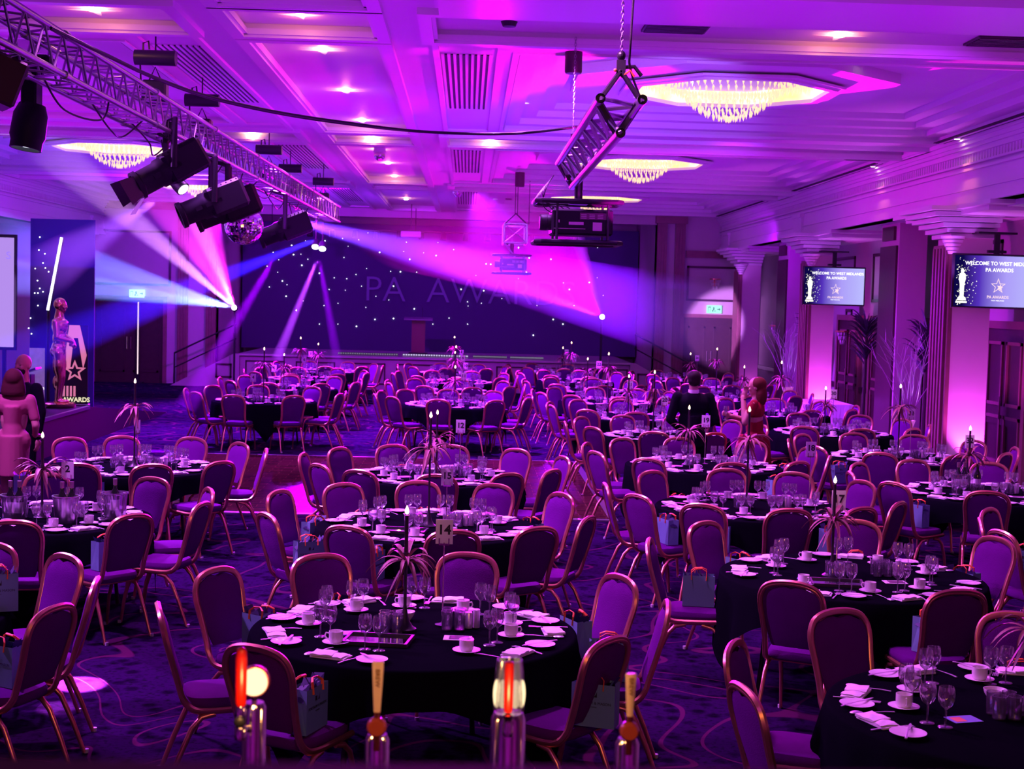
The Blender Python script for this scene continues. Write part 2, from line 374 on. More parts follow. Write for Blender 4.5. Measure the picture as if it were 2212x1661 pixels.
# bulkheads right and left with crown mouldings, fluted frieze and base moulding
def bulk(x, s, name):
    b = MB(); b.box(min(x, x+s*.25), max(x, x+s*.25), -3, 46, ZL, 5.6)
    for d, z0, z1 in ((.16, 5.04, 5.1), (.12, 4.98, 5.04), (.09, 4.93, 4.98), (.05, 4.86, 4.93), (.07, 4.70, 4.73), (.05, 4.62, 4.66), (.06, ZL, ZL+.05), (.04, ZL+.05, ZL+.12), (.03, ZL+.2, ZL+.22)):
        b.box(min(x, x-s*d), max(x, x-s*d), -3, 46, z0, z1)
    for y in range(0, 260):
        yy = 12+y*.11
        b.box(min(x, x-s*.022), max(x, x-s*.022), yy, yy+.055, 4.74, 4.86)
    for y in (17.3, 30.9, 39.6):
        b.box(min(x, x-s*.05), max(x, x-s*.05), y, y+.7, ZL-.03, 4.62); b.box(min(x, x-s*.09), max(x, x-s*.09), y-.06, y+.76, 4.55, 4.62)
    struct(b.build(name, ceil_m))
bulk(7.2, 1, 'trim_3'); bulk(-10.3, -1, 'trim_4')
struct(MB().box(7.2, 8.5, -3, 46, ZL, ZL+.1).box(7.45, 8.2, 8, 20.2, ZL-.08, ZL).build('ceiling_side', ceil_m))
struct(MB().box(-11.6, -10.3, -3, 46, ZL, ZL+.1).build('ceiling_left', ceil_m))
struct(MB().box(8.4, 8.6, -3, 46, 0, 5.7).build('wall_right', wall_m))
struct(MB().box(-11.8, -11.5, -3, 46, 0, 5.7).build('wall_left', wall_m))
struct(MB().box(-11.8, 8.6, -3.2, -3, 0, 5.7).build('wall_back', wall_m))
# far wall with the stage opening
fw = MB(); X0, X1 = -7.1, 5.35
fw.box(-11.8, X0, YF, YF+.3, 0, 5.6).box(X1, 8.6, YF, YF+.3, 0, 5.6).box(X0, X1, YF, YF+.3, 4.86, 5.6)
fw.box(-11.8, 8.6, 46, 46.2, 0, 5.7).box(X0-.3, X0, YF, 46, 0, 5.6).box(X1, X1+.3, YF, 46, 0, 5.6)
struct(fw.build('wall_far', wall_m))
pl = MB()
for x in (-7.25, -8.05, 5.5, 6.02):
    pl.box(x-.14, x+.14, YF-.14, YF, 0, 4.9)
    for q in (-.08, 0, .08): pl.box(x+q-.02, x+q+.02, YF-.17, YF-.14, .1, 4.8)
pl.box(-8.3, -7.0, YF-.25, YF, 4.9, 5.1).box(5.3, 6.2, YF-.25, YF, 4.9, 5.1).box(-11.5, -8.3, YF-.1, YF, 4.9, 5.1).box(6.2, 8.4, YF-.1, YF, 3.95, 4.15)
struct(pl.build('trim_5', mid_wood))
def panel_frame(b, x0, x1, z0, z1, y, t=.06, d=.04):
    b.box(x0, x1, y-d, y, z0, z0+t).box(x0, x1, y-d, y, z1-t, z1).box(x0, x0+t, y-d, y, z0, z1).box(x1-t, x1, y-d, y, z0, z1)
pf = MB(); panel_frame(pf, 6.25, 7.85, 2.72, 3.72, YF); panel_frame(pf, -10.6, -8.4, 2.75, 4.3, YF); struct(pf.build('trim_6', dark_wood))
# exit doors in the far wall
def door(n, x0, x1, y, h):
    d = MB(); d.box(x0, x1, y-.03, y+.02, 0, h)
    o = struct(d.build('door_%d' % n, dark_wood)); xm = (x0+x1)/2
    f = MB(); f.box(x0-.1, x0, y-.07, y+.02, 0, h+.1).box(x1, x1+.1, y-.07, y+.02, 0, h+.1).box(x0, x1, y-.07, y+.02, h, h+.1); f.build('door_frame', mid_wood, o)
    for s_ in (-1, 1):
        q = MB(); a, b = (x0+.12, xm-.12) if s_ < 0 else (xm+.12, x1-.12); panel_frame(q, a, b, .3, h-.25, y-.03, .05, .02); q.build('door_panel', dark_wood, o)
        MB().cyl((xm+s_*.06, y-.07, .95), (xm+s_*.06, y-.07, 1.3), .014).build('door_handle', chrome, o)
    return o
door(1, 6.2, 7.7, YF, 2.25); door(2, -10.5, -8.6, YF, 2.35)
def exit_sign(px, py, Y, wd, label):
    p = at(px, py, Y); t = thing('exit_sign', label, 'exit sign', (p.x, Y-.06, p.z))
    MB().box(-wd/2, wd/2, -.03, .05, -.11, .11).build('sign_box', glow('exit_green', (.35, .9, .75), 1.6), t)
    q = MB()
    q.box(-wd*.42, -wd*.40, -.036, -.03, -.07, .07).box(-wd*.40, -wd*.26, -.036, -.03, .05, .07).box(-wd*.27, -wd*.25, -.036, -.03, -.07, .07)
    q.ell((-.02, -.034, .045), (.018, .004, .018)); q.box(-.035, 0, -.036, -.03, -.02, .03).box(-.06, -.03, -.036, -.03, -.07, -.02).box(0, .04, -.036, -.03, -.06, -.04)
    q.box(wd*.2, wd*.4, -.036, -.03, -.012, .012).add([(wd*.42, -.034, 0), (wd*.34, -.034, .05), (wd*.34, -.034, -.05)], [(0, 1, 2)])
    q.build('pictogram', mat('exit_dark_green', (.0, .12, .08), .5), t)
exit_sign(1542, 668, YF, .42, 'lit exit sign above the double door right of the stage')
exit_sign(297, 634, YF, .42, 'lit exit sign above the dark doorway left of the stage')
# ---------------------------------------------------------------- right wall: piers, capitals, doors, panels
def capital(b, x0, x1, y0, y1, steps=6, z=ZL, s=.09, h=.075):
    for k in range(steps):
        q = s*(steps-k); b.box(x0-q, x1, y0-q, y1+q*.6, z-h*(k+1), z-h*k-.012)
def pier(n, y, x0=7.35, x1=7.85):
    b = MB(); b.box(x0, x1, y, y+.75, 0, ZL-.4)
    struct(b.build('wall_pier_%d' % n, pier_m))
    f = MB()
    f.box(x0-.06, x0, y-.02, y+.78, 0, ZL-.55)
    for k in range(5): f.box(x0-.1, x0-.06, y+.06+k*.14, y+.13+k*.14, .12, ZL-.6)
    struct(f.build('trim_%d' % (10+n), mid_wood))
    c = MB(); capital(c, x0, x1, y, y+.75)
    c.box(6.2+.9, 8.4, y-1.9, y+2.6, ZL-.06, ZL).box(7.2, 8.4, y-1.6, y+2.2, ZL-.13, ZL-.06)
    struct(c.build('trim_%d' % (20+n), mould_m))
    c = MB()
    for k in range(5):
        r = .17-.028*k; c.lathe([(0, -.055*(k+1)), (r, -.055*(k+1)), (r+.015, -.055*k-.01), (0, -.055*k)], 20, TR(x0-.05, y-.06, ZL-.42))
    struct(c.build('trim_%d' % (30+n), mould_m, smooth=30))
    # uplighter at the foot of the pier, washing its face
    u = thing('uplighter', ('small black uplighter at the foot of the pier %s' % ['below the nearer screen', 'below the farther screen', 'next to the exit door'][n]), 'light', ((x0+x1)/2+.05, y-.28, 0))
    g = MB(); g.lathe([(.0, .0), (.09, .0), (.1, .02), (.1, .15), (.085, .17), (.085, .15)], 18); g.build('lamp_housing', black_m, u, 40)
    MB().lathe([(0, .155), (.083, .155)], 18).build('lens', glow('uplight_lens', (1, .35, 1), 6), u)
    light('SPOT', 'pier_uplight', ((x0+x1)/2+.05, y-.28, .2), (.9, .06, 1), [150, 150, 6][n]*UPL, (0, .22, 1), .05, cone=75, blend=.6)
    light('SPOT', 'capital_light', (7.1, y-.5, 3.1), (.5, .1, 1), [20, 16, 6][n]*UPL, (.1, .3, 1), .1, cone=120, blend=.7)
pier(0, 21.4, 7.28, 7.86); pier(1, 30.0, 7.22, 7.7); pier(2, 38.4)
for k, (y, dx) in enumerate(((25.4, .6), (34.2, .6))):
    b = MB(); b.box(7.65, 8.15, y, y+1.1, 0, ZL); struct(b.build('wall_pier_%d' % (5+k), wall_m))
    b = MB(); b.box(7.61, 7.65, y+.06, y+1.04, .1, 3.75); b.box(7.6, 7.65, y+.2, y+.9, 3.85, 4.1); struct(b.build('trim_%d' % (40+k), dark_wood))
def side_panel(b, y0, y1, z0, z1, x=8.4, t=.06):
    b.box(x-.03, x, y0, y1, z0, z0+t).box(x-.03, x, y0, y1, z1-t, z1).box(x-.03, x, y0, y0+t, z0, z1).box(x-.03, x, y1-t, y1, z0, z1)
b = MB()
for y0, y1, z0, z1 in ((22.4, 25.2, 2.75, 3.75), (26.7, 29.6, 2.75, 3.75), (31, 34, 2.75, 3.75), (35.5, 38, 2.75, 3.75), (24.4, 25.1, 1.0, 2.6), (33.3, 34, 1.0, 2.6), (31.1, 31.6, 1, 2.6), (17.5, 20.6, 2.75, 3.75)):
    side_panel(b, y0, y1, z0, z1)
b.box(8.34, 8.4, 10, 41, .85, .95)
struct(b.build('trim_7', dark_wood))
def side_door(n, y0, y1, h=2.35):
    o = struct(MB().box(8.36, 8.41, y0, y1, 0, h).build('door_%d' % n, dark_wood)); f = MB()
    f.box(8.32, 8.42, y0-.12, y0, 0, h+.12).box(8.32, 8.42, y1, y1+.12, 0, h+.12).box(8.32, 8.42, y0, y1, h, h+.12); f.build('door_frame', mid_wood, o)
    for a, b_ in ((y0+.1, (y0+y1)/2-.08), ((y0+y1)/2+.08, y1-.1)):
        q = MB(); side_panel(q, a, b_, .25, 1.0, 8.36, .05); side_panel(q, a, b_, 1.15, h-.2, 8.36, .05); q.build('door_panel', mid_wood, o)
    MB().cyl((8.3, (y0+y1)/2, .95), (8.3, (y0+y1)/2, 1.3), .014).build('door_handle', chrome, o)
side_door(3, 21.2, 22.8); side_door(4, 24.7, 26.1); side_door(5, 27.6, 29.4); side_door(6, 30.3, 32.0); side_door(7, 35.8, 37.6)
# small crystal wall lamps
def wall_lamp(loc, lab, rz):
    t = thing('crystal_wall_lamp', lab, 'wall lamp', loc, rz)
    MB().box(-.05, .05, -.03, 0, -.1, .1).build('back_plate', gold, t)
    MB().lathe([(.0, .12), (.16, .12), (.16, .09), (.0, .09)], 14, TR(0, -.12, 0)).build('rim', gold, t)
    q = MB()
    for ring, n_, zz in ((.15, 12, .09), (.11, 9, .0), (.06, 6, -.09)):
        for i in range(n_):
            a = 2*PI*i/n_; q.lathe([(0, -.1), (.012, -.04), (.012, 0), (0, .0)], 4, TR(ring*math.cos(a), -.12+ring*math.sin(a)*.7, zz))
    q.build('crystal_drops', mat('crystal', (.9, .8, .85), .1, spec=1), t)
wall_lamp((8.38, 31.35, 2.0), 'crystal wall lamp on the wall beside the farther marble pier', PI*1.5)
wall_lamp((8.38, 38.2, 2.0), 'crystal wall lamp on the plain wall near the exit door', PI*1.5)
wall_lamp((7.05, YF-.02, 3.25), 'crystal wall lamp inside the framed panel above the exit door', 0)

# ---------------------------------------------------------------- hanging screens
def star_poly(R, r, cx=0, cz=0, rot=0):
    return [(cx+(R if i % 2 == 0 else r)*math.sin(PI*i/5+rot), cz+(R if i % 2 == 0 else r)*math.cos(PI*i/5+rot)) for i in range(10)]
def screen_face():
    mt = bpy.data.materials.new('screen_picture'); mt.use_nodes = True; nt = mt.node_tree; nt.nodes.clear()
    N = nt.nodes.new; L = nt.links.new
    tc = N('ShaderNodeTexCoord'); sx = N('ShaderNodeSeparateXYZ'); L(tc.outputs['Object'], sx.inputs[0])
    mr = N('ShaderNodeMapRange'); mr.inputs[1].default_value = -.65; mr.inputs[2].default_value = .65; L(sx.outputs[0], mr.inputs[0])
    cr = N('ShaderNodeValToRGB'); e = cr.color_ramp.elements; e[0].position = .1; e[0].color = (.004, .002, .06, 1); e[1].position = .62; e[1].color = (.42, .34, .95, 1)
    x = cr.color_ramp.elements.new(.3); x.color = (.09, .03, .5, 1); x = cr.color_ramp.elements.new(1); x.color = (.5, .5, 1, 1)
    L(mr.outputs[0], cr.inputs[0]); em = N('ShaderNodeEmission'); em.inputs[1].default_value = 1.0; L(cr.outputs[0], em.inputs[0])
    o = N('ShaderNodeOutputMaterial'); L(em.outputs[0], o.inputs[0]); return mt
scr_m = screen_face(); lit_white = glow('screen_white', (1, .98, 1), 1.5); lit_pink = glow('screen_pink', (1, .72, .8), 1.1); lit_cream = glow('screen_cream', (1, 1, .82), 1.6)
def tv(px, py, Y, rz, lab):
    p = at(px, py, Y); t = thing('television_screen', lab, 'screen', p, rz)
    MB().bevbox(-.68, .68, 0, .05, -.405, .405, .01).build('screen_housing', black_m, t)
    MB().box(-.65, .65, -.004, 0, -.375, .375).build('display', scr_m, t)
    MB().box(-.04, .04, .01, .05, .4, .72).box(-.14, .14, .0, .06, .42, .46).box(-.3, .3, 0, .25, .7, .73).build('ceiling_bracket', blackmetal, t)
    def q(body, x, z, s, mm=lit_white, b=0): text('lettering', body, s, mm, TR(x, -.008, z) @ UPRIGHT, t, bold=b)
    q('WELCOME TO WEST MIDLANDS', .07, .26, .077, b=.001); q('PA AWARDS', .04, .165, .077, b=.001); q('PA AWARDS', .03, -.235, .06, lit_pink, .001); q('WEST MIDLANDS', .03, -.285, .026, lit_white)
    sp = MB(); o5 = star_poly(.12, .05, .03, -.07); i5 = star_poly(.095, .038, .03, -.07)
    vs = [(x, -.009, z) for x, z in o5+i5]; sp.add(vs, [(i, (i+1) % 10, 10+(i+1) % 10, 10+i) for i in range(10)])
    sp.add([(x, -.0095, z) for x, z in star_poly(.055, .022, .055, -.09, .3)], [tuple(range(10))]); sp.build('star_emblem', lit_pink, t)
    g = MB()
    g.lathe([(.0, -.33), (.085, -.33), (.085, -.305), (.0, -.305)], 12, TR(-.53, -.006, 0) @ Matrix.Diagonal((1, .04, 1, 1)))
    g.add([(-.53+x, -.009, z) for x, z in [(-.07, -.29), (.07, -.29), (.06, -.25), (.03, -.23), (.035, -.05), (.055, .03), (.045, .1), (.02, .115), (.028, .15), (0, .19), (-.028, .15), (-.02, .115), (-.045, .1), (-.055, .03), (-.035, -.05), (-.03, -.23), (-.06, -.25)]], [tuple(range(17))])
    rr = random.Random(3)
    for i in range(120):
        x = -.62+rr.random()**1.3*.32; z = -.36+rr.random()*.7; s_ = rr.uniform(.003, .009)
        g.add([(x-s_, -.0085, z), (x, -.0085, z-s_), (x+s_, -.0085, z), (x, -.0085, z+s_)], [(0, 1, 2, 3)])
    g.build('trophy_figure', lit_cream, t)
    return t
tv(1802, 618, 29.7, .12, 'smaller and farther of the two hanging televisions with a white trophy figure')
tv(2152, 608, 21.1, .08, 'larger and nearer of the two hanging televisions, cut off by the right edge')

# vases of twigs and dark potted palms beside the right wall
def twig_vase(loc, lab):
    t = thing('twig_vase', lab, 'vase', loc)
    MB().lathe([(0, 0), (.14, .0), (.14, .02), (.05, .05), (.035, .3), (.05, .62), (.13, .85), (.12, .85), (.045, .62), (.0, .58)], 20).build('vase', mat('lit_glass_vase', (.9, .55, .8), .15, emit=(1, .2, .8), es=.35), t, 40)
    q = MB(); rr = random.Random(5)
    for i in range(16):
        a = rr.uniform(-.5, .5); b_ = rr.uniform(-.3, .3); p = Vector((0, 0, .6)); pts = [p.copy()]; d = Vector((a*.5, b_*.5, 1)).normalized()
        for k in range(9):
            p = p + d*rr.uniform(.14, .2); d = (d+Vector((rr.uniform(-.16, .16)+a*.06, rr.uniform(-.1, .1), 0))).normalized(); pts.append(p.copy())
            if k > 3:
                e_ = p+(d+Vector((rr.uniform(-.7, .7), rr.uniform(-.5, .5), 0))).normalized()*rr.uniform(.12, .35); q.tube([p, e_], [.004, .001], 4)
        q.tube(pts, [.010-.0008*k for k in range(10)], 5)
    q.build('twigs', mat('pale_twigs', (.45, .3, .45), .5), t)
    light('SPOT', 'vase_light', (loc[0], loc[1]-.25, .9), (.6, .3, 1), 16*UPL, (0, .12, 1), .04, cone=50)
twig_vase((7.05, 22.6, 0), 'tall lit vase of pale bare twigs beside the fluted side of the nearer marble pier')
twig_vase((7.1, 31.4, 0), 'tall lit vase of pale bare twigs beside the farther marble pier')
def tall_palm(loc, lab, h=3.2):
    t = thing('dried_palm_column', lab, 'plant', loc)
    MB().lathe([(0, 0), (.16, 0), (.2, .4), (.19, .42), (.0, .4)], 16).build('pot', black_m, t, 40)
    MB().tube([(0, 0, .4), (.02, 0, h*.7)], [.035, .03], 8).build('stem', mat('dark_stem', (.05, .03, .03), .7), t)
    q = MB(); rr = random.Random(int(loc[1]*10))
    for i in range(70):
        a = rr.uniform(0, 2*PI); z0 = rr.uniform(h*.45, h*.72); l_ = rr.uniform(.4, .85); pts = []
        for k in range(5):
            u_ = k/4; pts.append((math.cos(a)*l_*.55*u_**.8, math.sin(a)*l_*.55*u_**.8, z0+l_*(.9*u_-.5*u_*u_)+.1))
        q.tube(pts, [.016, .02, .015, .008, .001], 3)
    q.build('fronds', mat('dark_fronds', (.04, .03, .06), .6), t)
tall_palm((7.85, 24.3, 0), 'tall dark potted palm between the nearer marble pier and the plain pier', 3.1)
tall_palm((7.9, 28.2, 0), 'tall dark potted palm by the double door under the farther screen', 3.1)
tall_palm((7.9, 32.6, 0), 'tall dark potted palm beyond the farther marble pier', 2.9)
t = thing('side_table', 'table with a pale cloth against the right wall beyond table thirty', 'side table', (7.05, 28.2, 0))
MB().bevbox(-.45, .45, -.7, .7, .7, .75, .01).build('tabletop', linen, t)
q = MB(); vs = []
for z in (.02, .74):
    for i in range(64):
        a = 2*PI*i/64; sx, sy = math.cos(a), math.sin(a); k = 1/max(abs(sx)/.47, abs(sy)/.72); w_ = 1+(.03*math.sin(i*2.2) if z < .5 else 0); vs.append((sx*k*w_, sy*k*w_, z))
q.add(vs, [(i, (i+1) % 64, 64+(i+1) % 64, 64+i) for i in range(64)]).build('table_skirt', linen, t)

# ---------------------------------------------------------------- stage
st = MB(); st.box(-6.3, 4.6, 40.2, 45.6, 0, .88)
stg = st.build('stage_platform', mat('stage_front', (.42, .3, .36), .6)); tag(stg, 'long raised main stage across the far end of the hall', 'stage')
MB().box(-6.35, 4.65, 40.12, 45.6, .88, .93).build('stage_lip', mat('stage_lip', (.5, .4, .45), .3), stg)
f = MB()
for x in (-5.6, -4.2, -2.8, -1.4, 0, 1.4, 2.8, 4.0): panel_frame(f, x-.55, x+.55, .15, .75, 40.2, .04, .015)
f.build('front_panelling', dark_wood, stg)
def steps(loc, sx, lab):
    t = thing('stage_steps', lab, 'steps', loc); b = MB()
    for k in range(5): b.box(min(0, sx*.3*(5-k)), max(0, sx*.3*(5-k)), 0, 1.1, .17*k, .17*(k+1)-.02)
    b.build('treads', dark_wood, t)
    b = MB(); b.add([(0, -.05, 0), (sx*1.9, -.05, 0), (sx*.15, -.05, .93), (0, -.05, .93), (0, -.01, 0), (sx*1.9, -.01, 0), (sx*.15, -.01, .93), (0, -.01, .93)], [(0, 1, 2, 3), (7, 6, 5, 4), (1, 5, 6, 2), (2, 6, 7, 3)])
    b.build('side_board', stg.data.materials[0], t)
    b = MB(); panel_frame(b, min(sx*.2, sx*.65), max(sx*.2, sx*.65), .25, .65, -.05, .05, .02); b.build('square_panel', dark_wood, t)
    b = MB(); b.tube([(sx*1.8, 0, 0), (sx*1.8, 0, .9), (sx*.1, 0, 1.75), (sx*.1, 0, .9)], .025, 6).tube([(sx*1.8, 0, .5), (sx*.1, 0, 1.35)], .018, 6); b.build('handrail', blackmetal, t)
steps((-6.3, 40.1, 0), -1, 'panelled steps with handrail rising to the left end of the main stage')
steps((4.6, 40.1, 0), 1, 'panelled steps with handrail rising to the right end of the main stage')
bd = tag(MB().box(-7.0, 5.3, 44.9, 44.95, .93, 4.86).build('star_cloth', mat('black_drape', (.05, .03, .12), .8)), 'dark star cloth backdrop hung behind the main stage', 'backdrop')
LS = []; P = """740,515 752,532 743,556 820,545 775,518 795,503 860,509 872,543 878,523 885,560 915,546 942,552 946,524 873,503 792,580 769,593 749,602 781,618 746,627 844,586 865,587 900,588 812,640 850,618 790,664 840,648 895,667 810,690 850,688 955,627 996,625 1045,628 1010,652 1040,655 1084,645 1028,595 1060,571 1011,661 980,539 970,687 1120,602 1137,588 1160,660 1152,724 1217,611 1230,625 1273,610 1290,600 1303,638 1143,557 1050,570 1120,535 600,588 577,575 602,561 618,640 610,607 620,615 634,550 650,549 652,573 655,650 665,560 690,590 702,520 711,625 722,600 747,770 640,670 690,700 582,620 700,660 730,655 1291,535 1216,700 1180,610 660,520 630,530 590,545 1190,560 1160,630 1240,660 1195,690 1010,700 935,700 770,705 730,700""".split()
for s_ in P:
    x, y = map(float, s_.split(',')); p = at(x, y, 44.88); r = random.choice((.009, .012, .018)); LS.append((p.copy(), r))
LED = MB().ell((0, 0, 0), (1, 1, 1), None, 6, 4).data('led_star', glow('star_led', (.85, .9, 1), 4.5))
def led(p, r, parent): o = bpy.data.objects.new('led_star', LED); C.objects.link(o); o.parent = parent; o.location = p; o.scale = (r, r, r)
for p, r in LS: led(p, r, bd)
text('lettering', 'PA  AWARDS', 1.12, mat('dim_letters', (.16, .13, .3), .7, emit=(.25, .2, .6), es=.012), at(986, 632, 44.85).to_tuple() and TR(*at(1016, 632, 44.85)) @ UPRIGHT, bd, bold=-.012)
lt = thing('lectern', 'slim transparent lectern standing on the main stage left of centre', 'lectern', (at(903, 760, 42.5).x, 42.5, .93))
MB().bevbox(-.28, .28, -.2, .2, 0, .06, .01).build('base', black_m, lt); MB().box(-.2, .2, -.02, .02, .06, 1.05).build('front_panel', mat('lectern_panel', (.2, .06, .1), .2), lt)
MB().box(-.42, .42, -.22, .2, 1.05, 1.09, RXm(.12)).build('top', mat('lectern_top', (.3, .25, .35), .1), lt); MB().tube([(.1, 0, 1.1), (.12, -.02, 1.3), (.1, -.14, 1.4)], .006, 5).build('microphone', black_m, lt)
for i, (x0, x1, y_) in enumerate(((730, 860, 755), (870, 1012, 757), (1022, 1095, 758), (1102, 1174, 761))):
    a = at(x0, y_, 41.2); b = at(x1, y_, 41.2); t = thing('light_batten', ['dim', 'second', 'brightest long', 'short'][i]+' LED batten lying along the stage front, '+['leftmost', 'second from the left', 'third from the left', 'rightmost'][i]+' of the row', 'stage light', ((a.x+b.x)/2, 41.2, .93), 0)
    h = (b.x-a.x)/2; MB().bevbox(-h, h, -.05, .05, 0, .07, .01).build('batten_housing', black_m, t)
    q = MB()
    for k in range(26): q.box(-h+(k+.15)*2*h/26, -h+(k+.85)*2*h/26, -.056, -.05, .02, .06)
    q.build('lamp_row', glow('batten_dim%d' % i, (.7, .6, 1), [.25, .9, .3, .35][i]), t)
sp = at(888, 506, 40); t = thing('white_light_box', 'pale flat lamp hanging high in front of the star cloth', 'stage light', sp)
MB().bevbox(-.28, .28, -.1, .1, -.08, .08, .02).build('lamp_body', mat('lamp_pale', (.85, .5, .8), .5), t); MB().cyl((0, 0, .08), (0, 0, 1.4), .012, 6).build('hanging_rod', blackmetal, t)

a = at(299, 652, 40.85); b = at(299, 950, 40.85); t = thing('door_gap_strip', 'thin upright glowing strip for the door gap light in the dark doorway left of the stage', 'stage light', (a.x, 40.85, 0))
MB().box(-.013, .013, -.02, .0, .25, a.z).build('lit_tube', glow('door_gap_glow', (1, .7, .8), 1.3), t); MB().box(-.04, .04, 0, .04, 0, a.z+.03).box(-.15, .15, -.1, .14, 0, .03).build('tube_housing', black_m, t)  # glowing strip and housing made up for light through the door gap
# ---------------------------------------------------------------- side stage at the left
ss = MB(); ss.box(-11.5, -6.4, 17.5, 24.6, 0, .6)
ss.add([(-11.5, 24.6, 0), (-6.4, 24.6, 0), (-6.4, 24.6, .6), (-11.5, 24.6, .6), (-11.5, 31, 0), (-6.4, 31, 0)], [(0, 1, 2, 3), (3, 2, 5, 4), (1, 5, 2), (0, 3, 4)])
sst = ss.build('side_platform', mat('stage_black', (.006, .006, .012), .6, spec=.1)); tag(sst, 'low black side stage with a ramp beneath the golden statue at left', 'stage')
MB().box(-6.44, -6.38, 17.5, 24.6, .56, .615).build('edge_strip', alu, sst)
ps = tag(MB().box(-11.45, -8.32, 26.6, 26.65, 1.5, 3.5).build('projection_screen', glow('screen_lilac', (.55, .32, 1), .85)), 'large lilac projection screen cut off by the left edge', 'screen')
MB().box(-11.5, -8.28, 26.65, 26.72, 1.44, 3.56).build('screen_frame', black_m, ps); text('lettering', 's', .3, mat('grey_letter', (.4, .4, .5), .6, emit=(.5, .4, .8), es=.5), TR(-8.4, 26.59, 3.2) @ UPRIGHT, ps)
for x in (-11.3, -8.5): MB().box(x-.03, x+.03, 26.66, 26.72, 0.0, 1.5).build('support_leg', black_m, ps)
sc = tag(MB().box(-8.25, -7.05, 27.4, 27.44, .3, 3.9).build('small_star_cloth', mat('blue_drape', (.05, .03, .25), .8)), 'blue star cloth beside the lilac projection screen at left', 'backdrop')
q = MB()
for x, y in [(86, 512), (97, 548), (76, 580), (105, 587), (93, 568), (81, 606), (86, 623), (93, 630), (75, 633), (82, 633), (82, 660), (66, 687), (62, 709), (68, 721), (98, 579), (84, 540)]:
    led(at(x, y, 27.35), .012, sc)
lb = thing('led_tube', 'tilted bright white LED tube standing behind the golden statue', 'stage light', at(118, 592, 26))
a = at(133, 513, 26)-lb.location; b = at(103, 670, 26)-lb.location
MB().tube([a, b], .024, 4).build('lit_tube', glow('tube_white', (.6, .6, 1), 5), lb); MB().tube([a+Vector((0, .05, 0)), b+Vector((0, .05, 0))], .04, 4).build('tube_housing', black_m, lb)
MB().tube([b+Vector((0, .06, 0)), (b.x, .06, -lb.location.z+.45)], .03, 6).lathe([(0, 0), (.2, 0), (.2, .03), (0, .04)], 14, TR(b.x, .06, -lb.location.z+.3)).build('stand', black_m, lb)
def banner(px, Y, x0, x1, z0, z1, lab, cat='banner'):
    return thing('roll_up_banner', lab, cat, ((x0+x1)/2, Y, z0))
p0 = at(140, 880, 25.6); p1 = at(186, 880, 25.6); hw = .27
bn = thing('award_banner', 'dark banner with a big pink star and the word AWARDS behind the statue', 'banner', (at(161, 880, 25.2).x, 25.2, .545), .08)
MB().box(-.22, .22, 0, .012, .03, 1.42).build('banner_sheet', mat('banner_black', (.01, .008, .02), .5), bn); MB().bevbox(-.25, .25, -.06, .08, 0, .05, .01).build('base', alu, bn)
q = MB(); q.add([(x, -.004, z) for x, z in [(-.2, .62), (-.1, 1.42), (.08, 1.42), (.2, .9), (.14, .66), (.05, 1.2), (-.02, 1.2), (-.08, .66)]], [(0, 1, 2, 3, 4, 5, 6, 7)])
q.add([(x, -.006, z) for x, z in star_poly(.2, .085, 0, .62)], [tuple(range(10))])
for k in range(4): q.box(-.2+k*.06, -.165+k*.06, -.006, -.003, .18, .36)
q.build('star_motif', mat('lit_pink_print', (.95, .4, .45), .5, emit=(1, .3, .4), es=.55), bn)
MB().add([(x, -.008, z) for x, z in star_poly(.12, .05, 0, .62)], [tuple(range(10))]).build('star_centre', MATS['banner_black'], bn)
text('lettering', 'AWARDS', .11, glow('letters_cream', (1, .9, .6), .9), TR(.03, -.008, .12) @ UPRIGHT, bn, bold=.003)
b2 = thing('roll_up_banner', 'narrow pictorial banner with grey print standing between the bald man and the statue', 'banner', (at(79, 880, 24).x, 24, .6), -.1)
def print_m():
    mt = mat('banner_print', (.3, .2, .4), .5, emit=(.5, .3, .8), es=.25, var=.9, vscale=5); return mt
MB().box(-.13, .13, 0, .012, .0, 1.0).build('banner_sheet', print_m(), b2); MB().bevbox(-.16, .16, -.06, .08, -.0, .04, .01).build('base', black_m, b2)
text('lettering', 'drumm', .09, lit_white, TR(0, -.006, .34) @ UPRIGHT, b2)
l2 = thing('lectern', 'dark slanted lectern standing between the banner and the statue', 'lectern', (-6.97, 23.0, .6))
MB().bevbox(-.16, .16, -.14, .14, 0, .04, .01).build('base', black_m, l2); MB().box(-.12, .1, -.1, .1, .04, .62).build('column', dark_wood, l2); MB().box(-.2, .2, -.16, .16, .0, .03, TR(0, 0, .64) @ RYm(-.35)).build('top', dark_wood, l2)

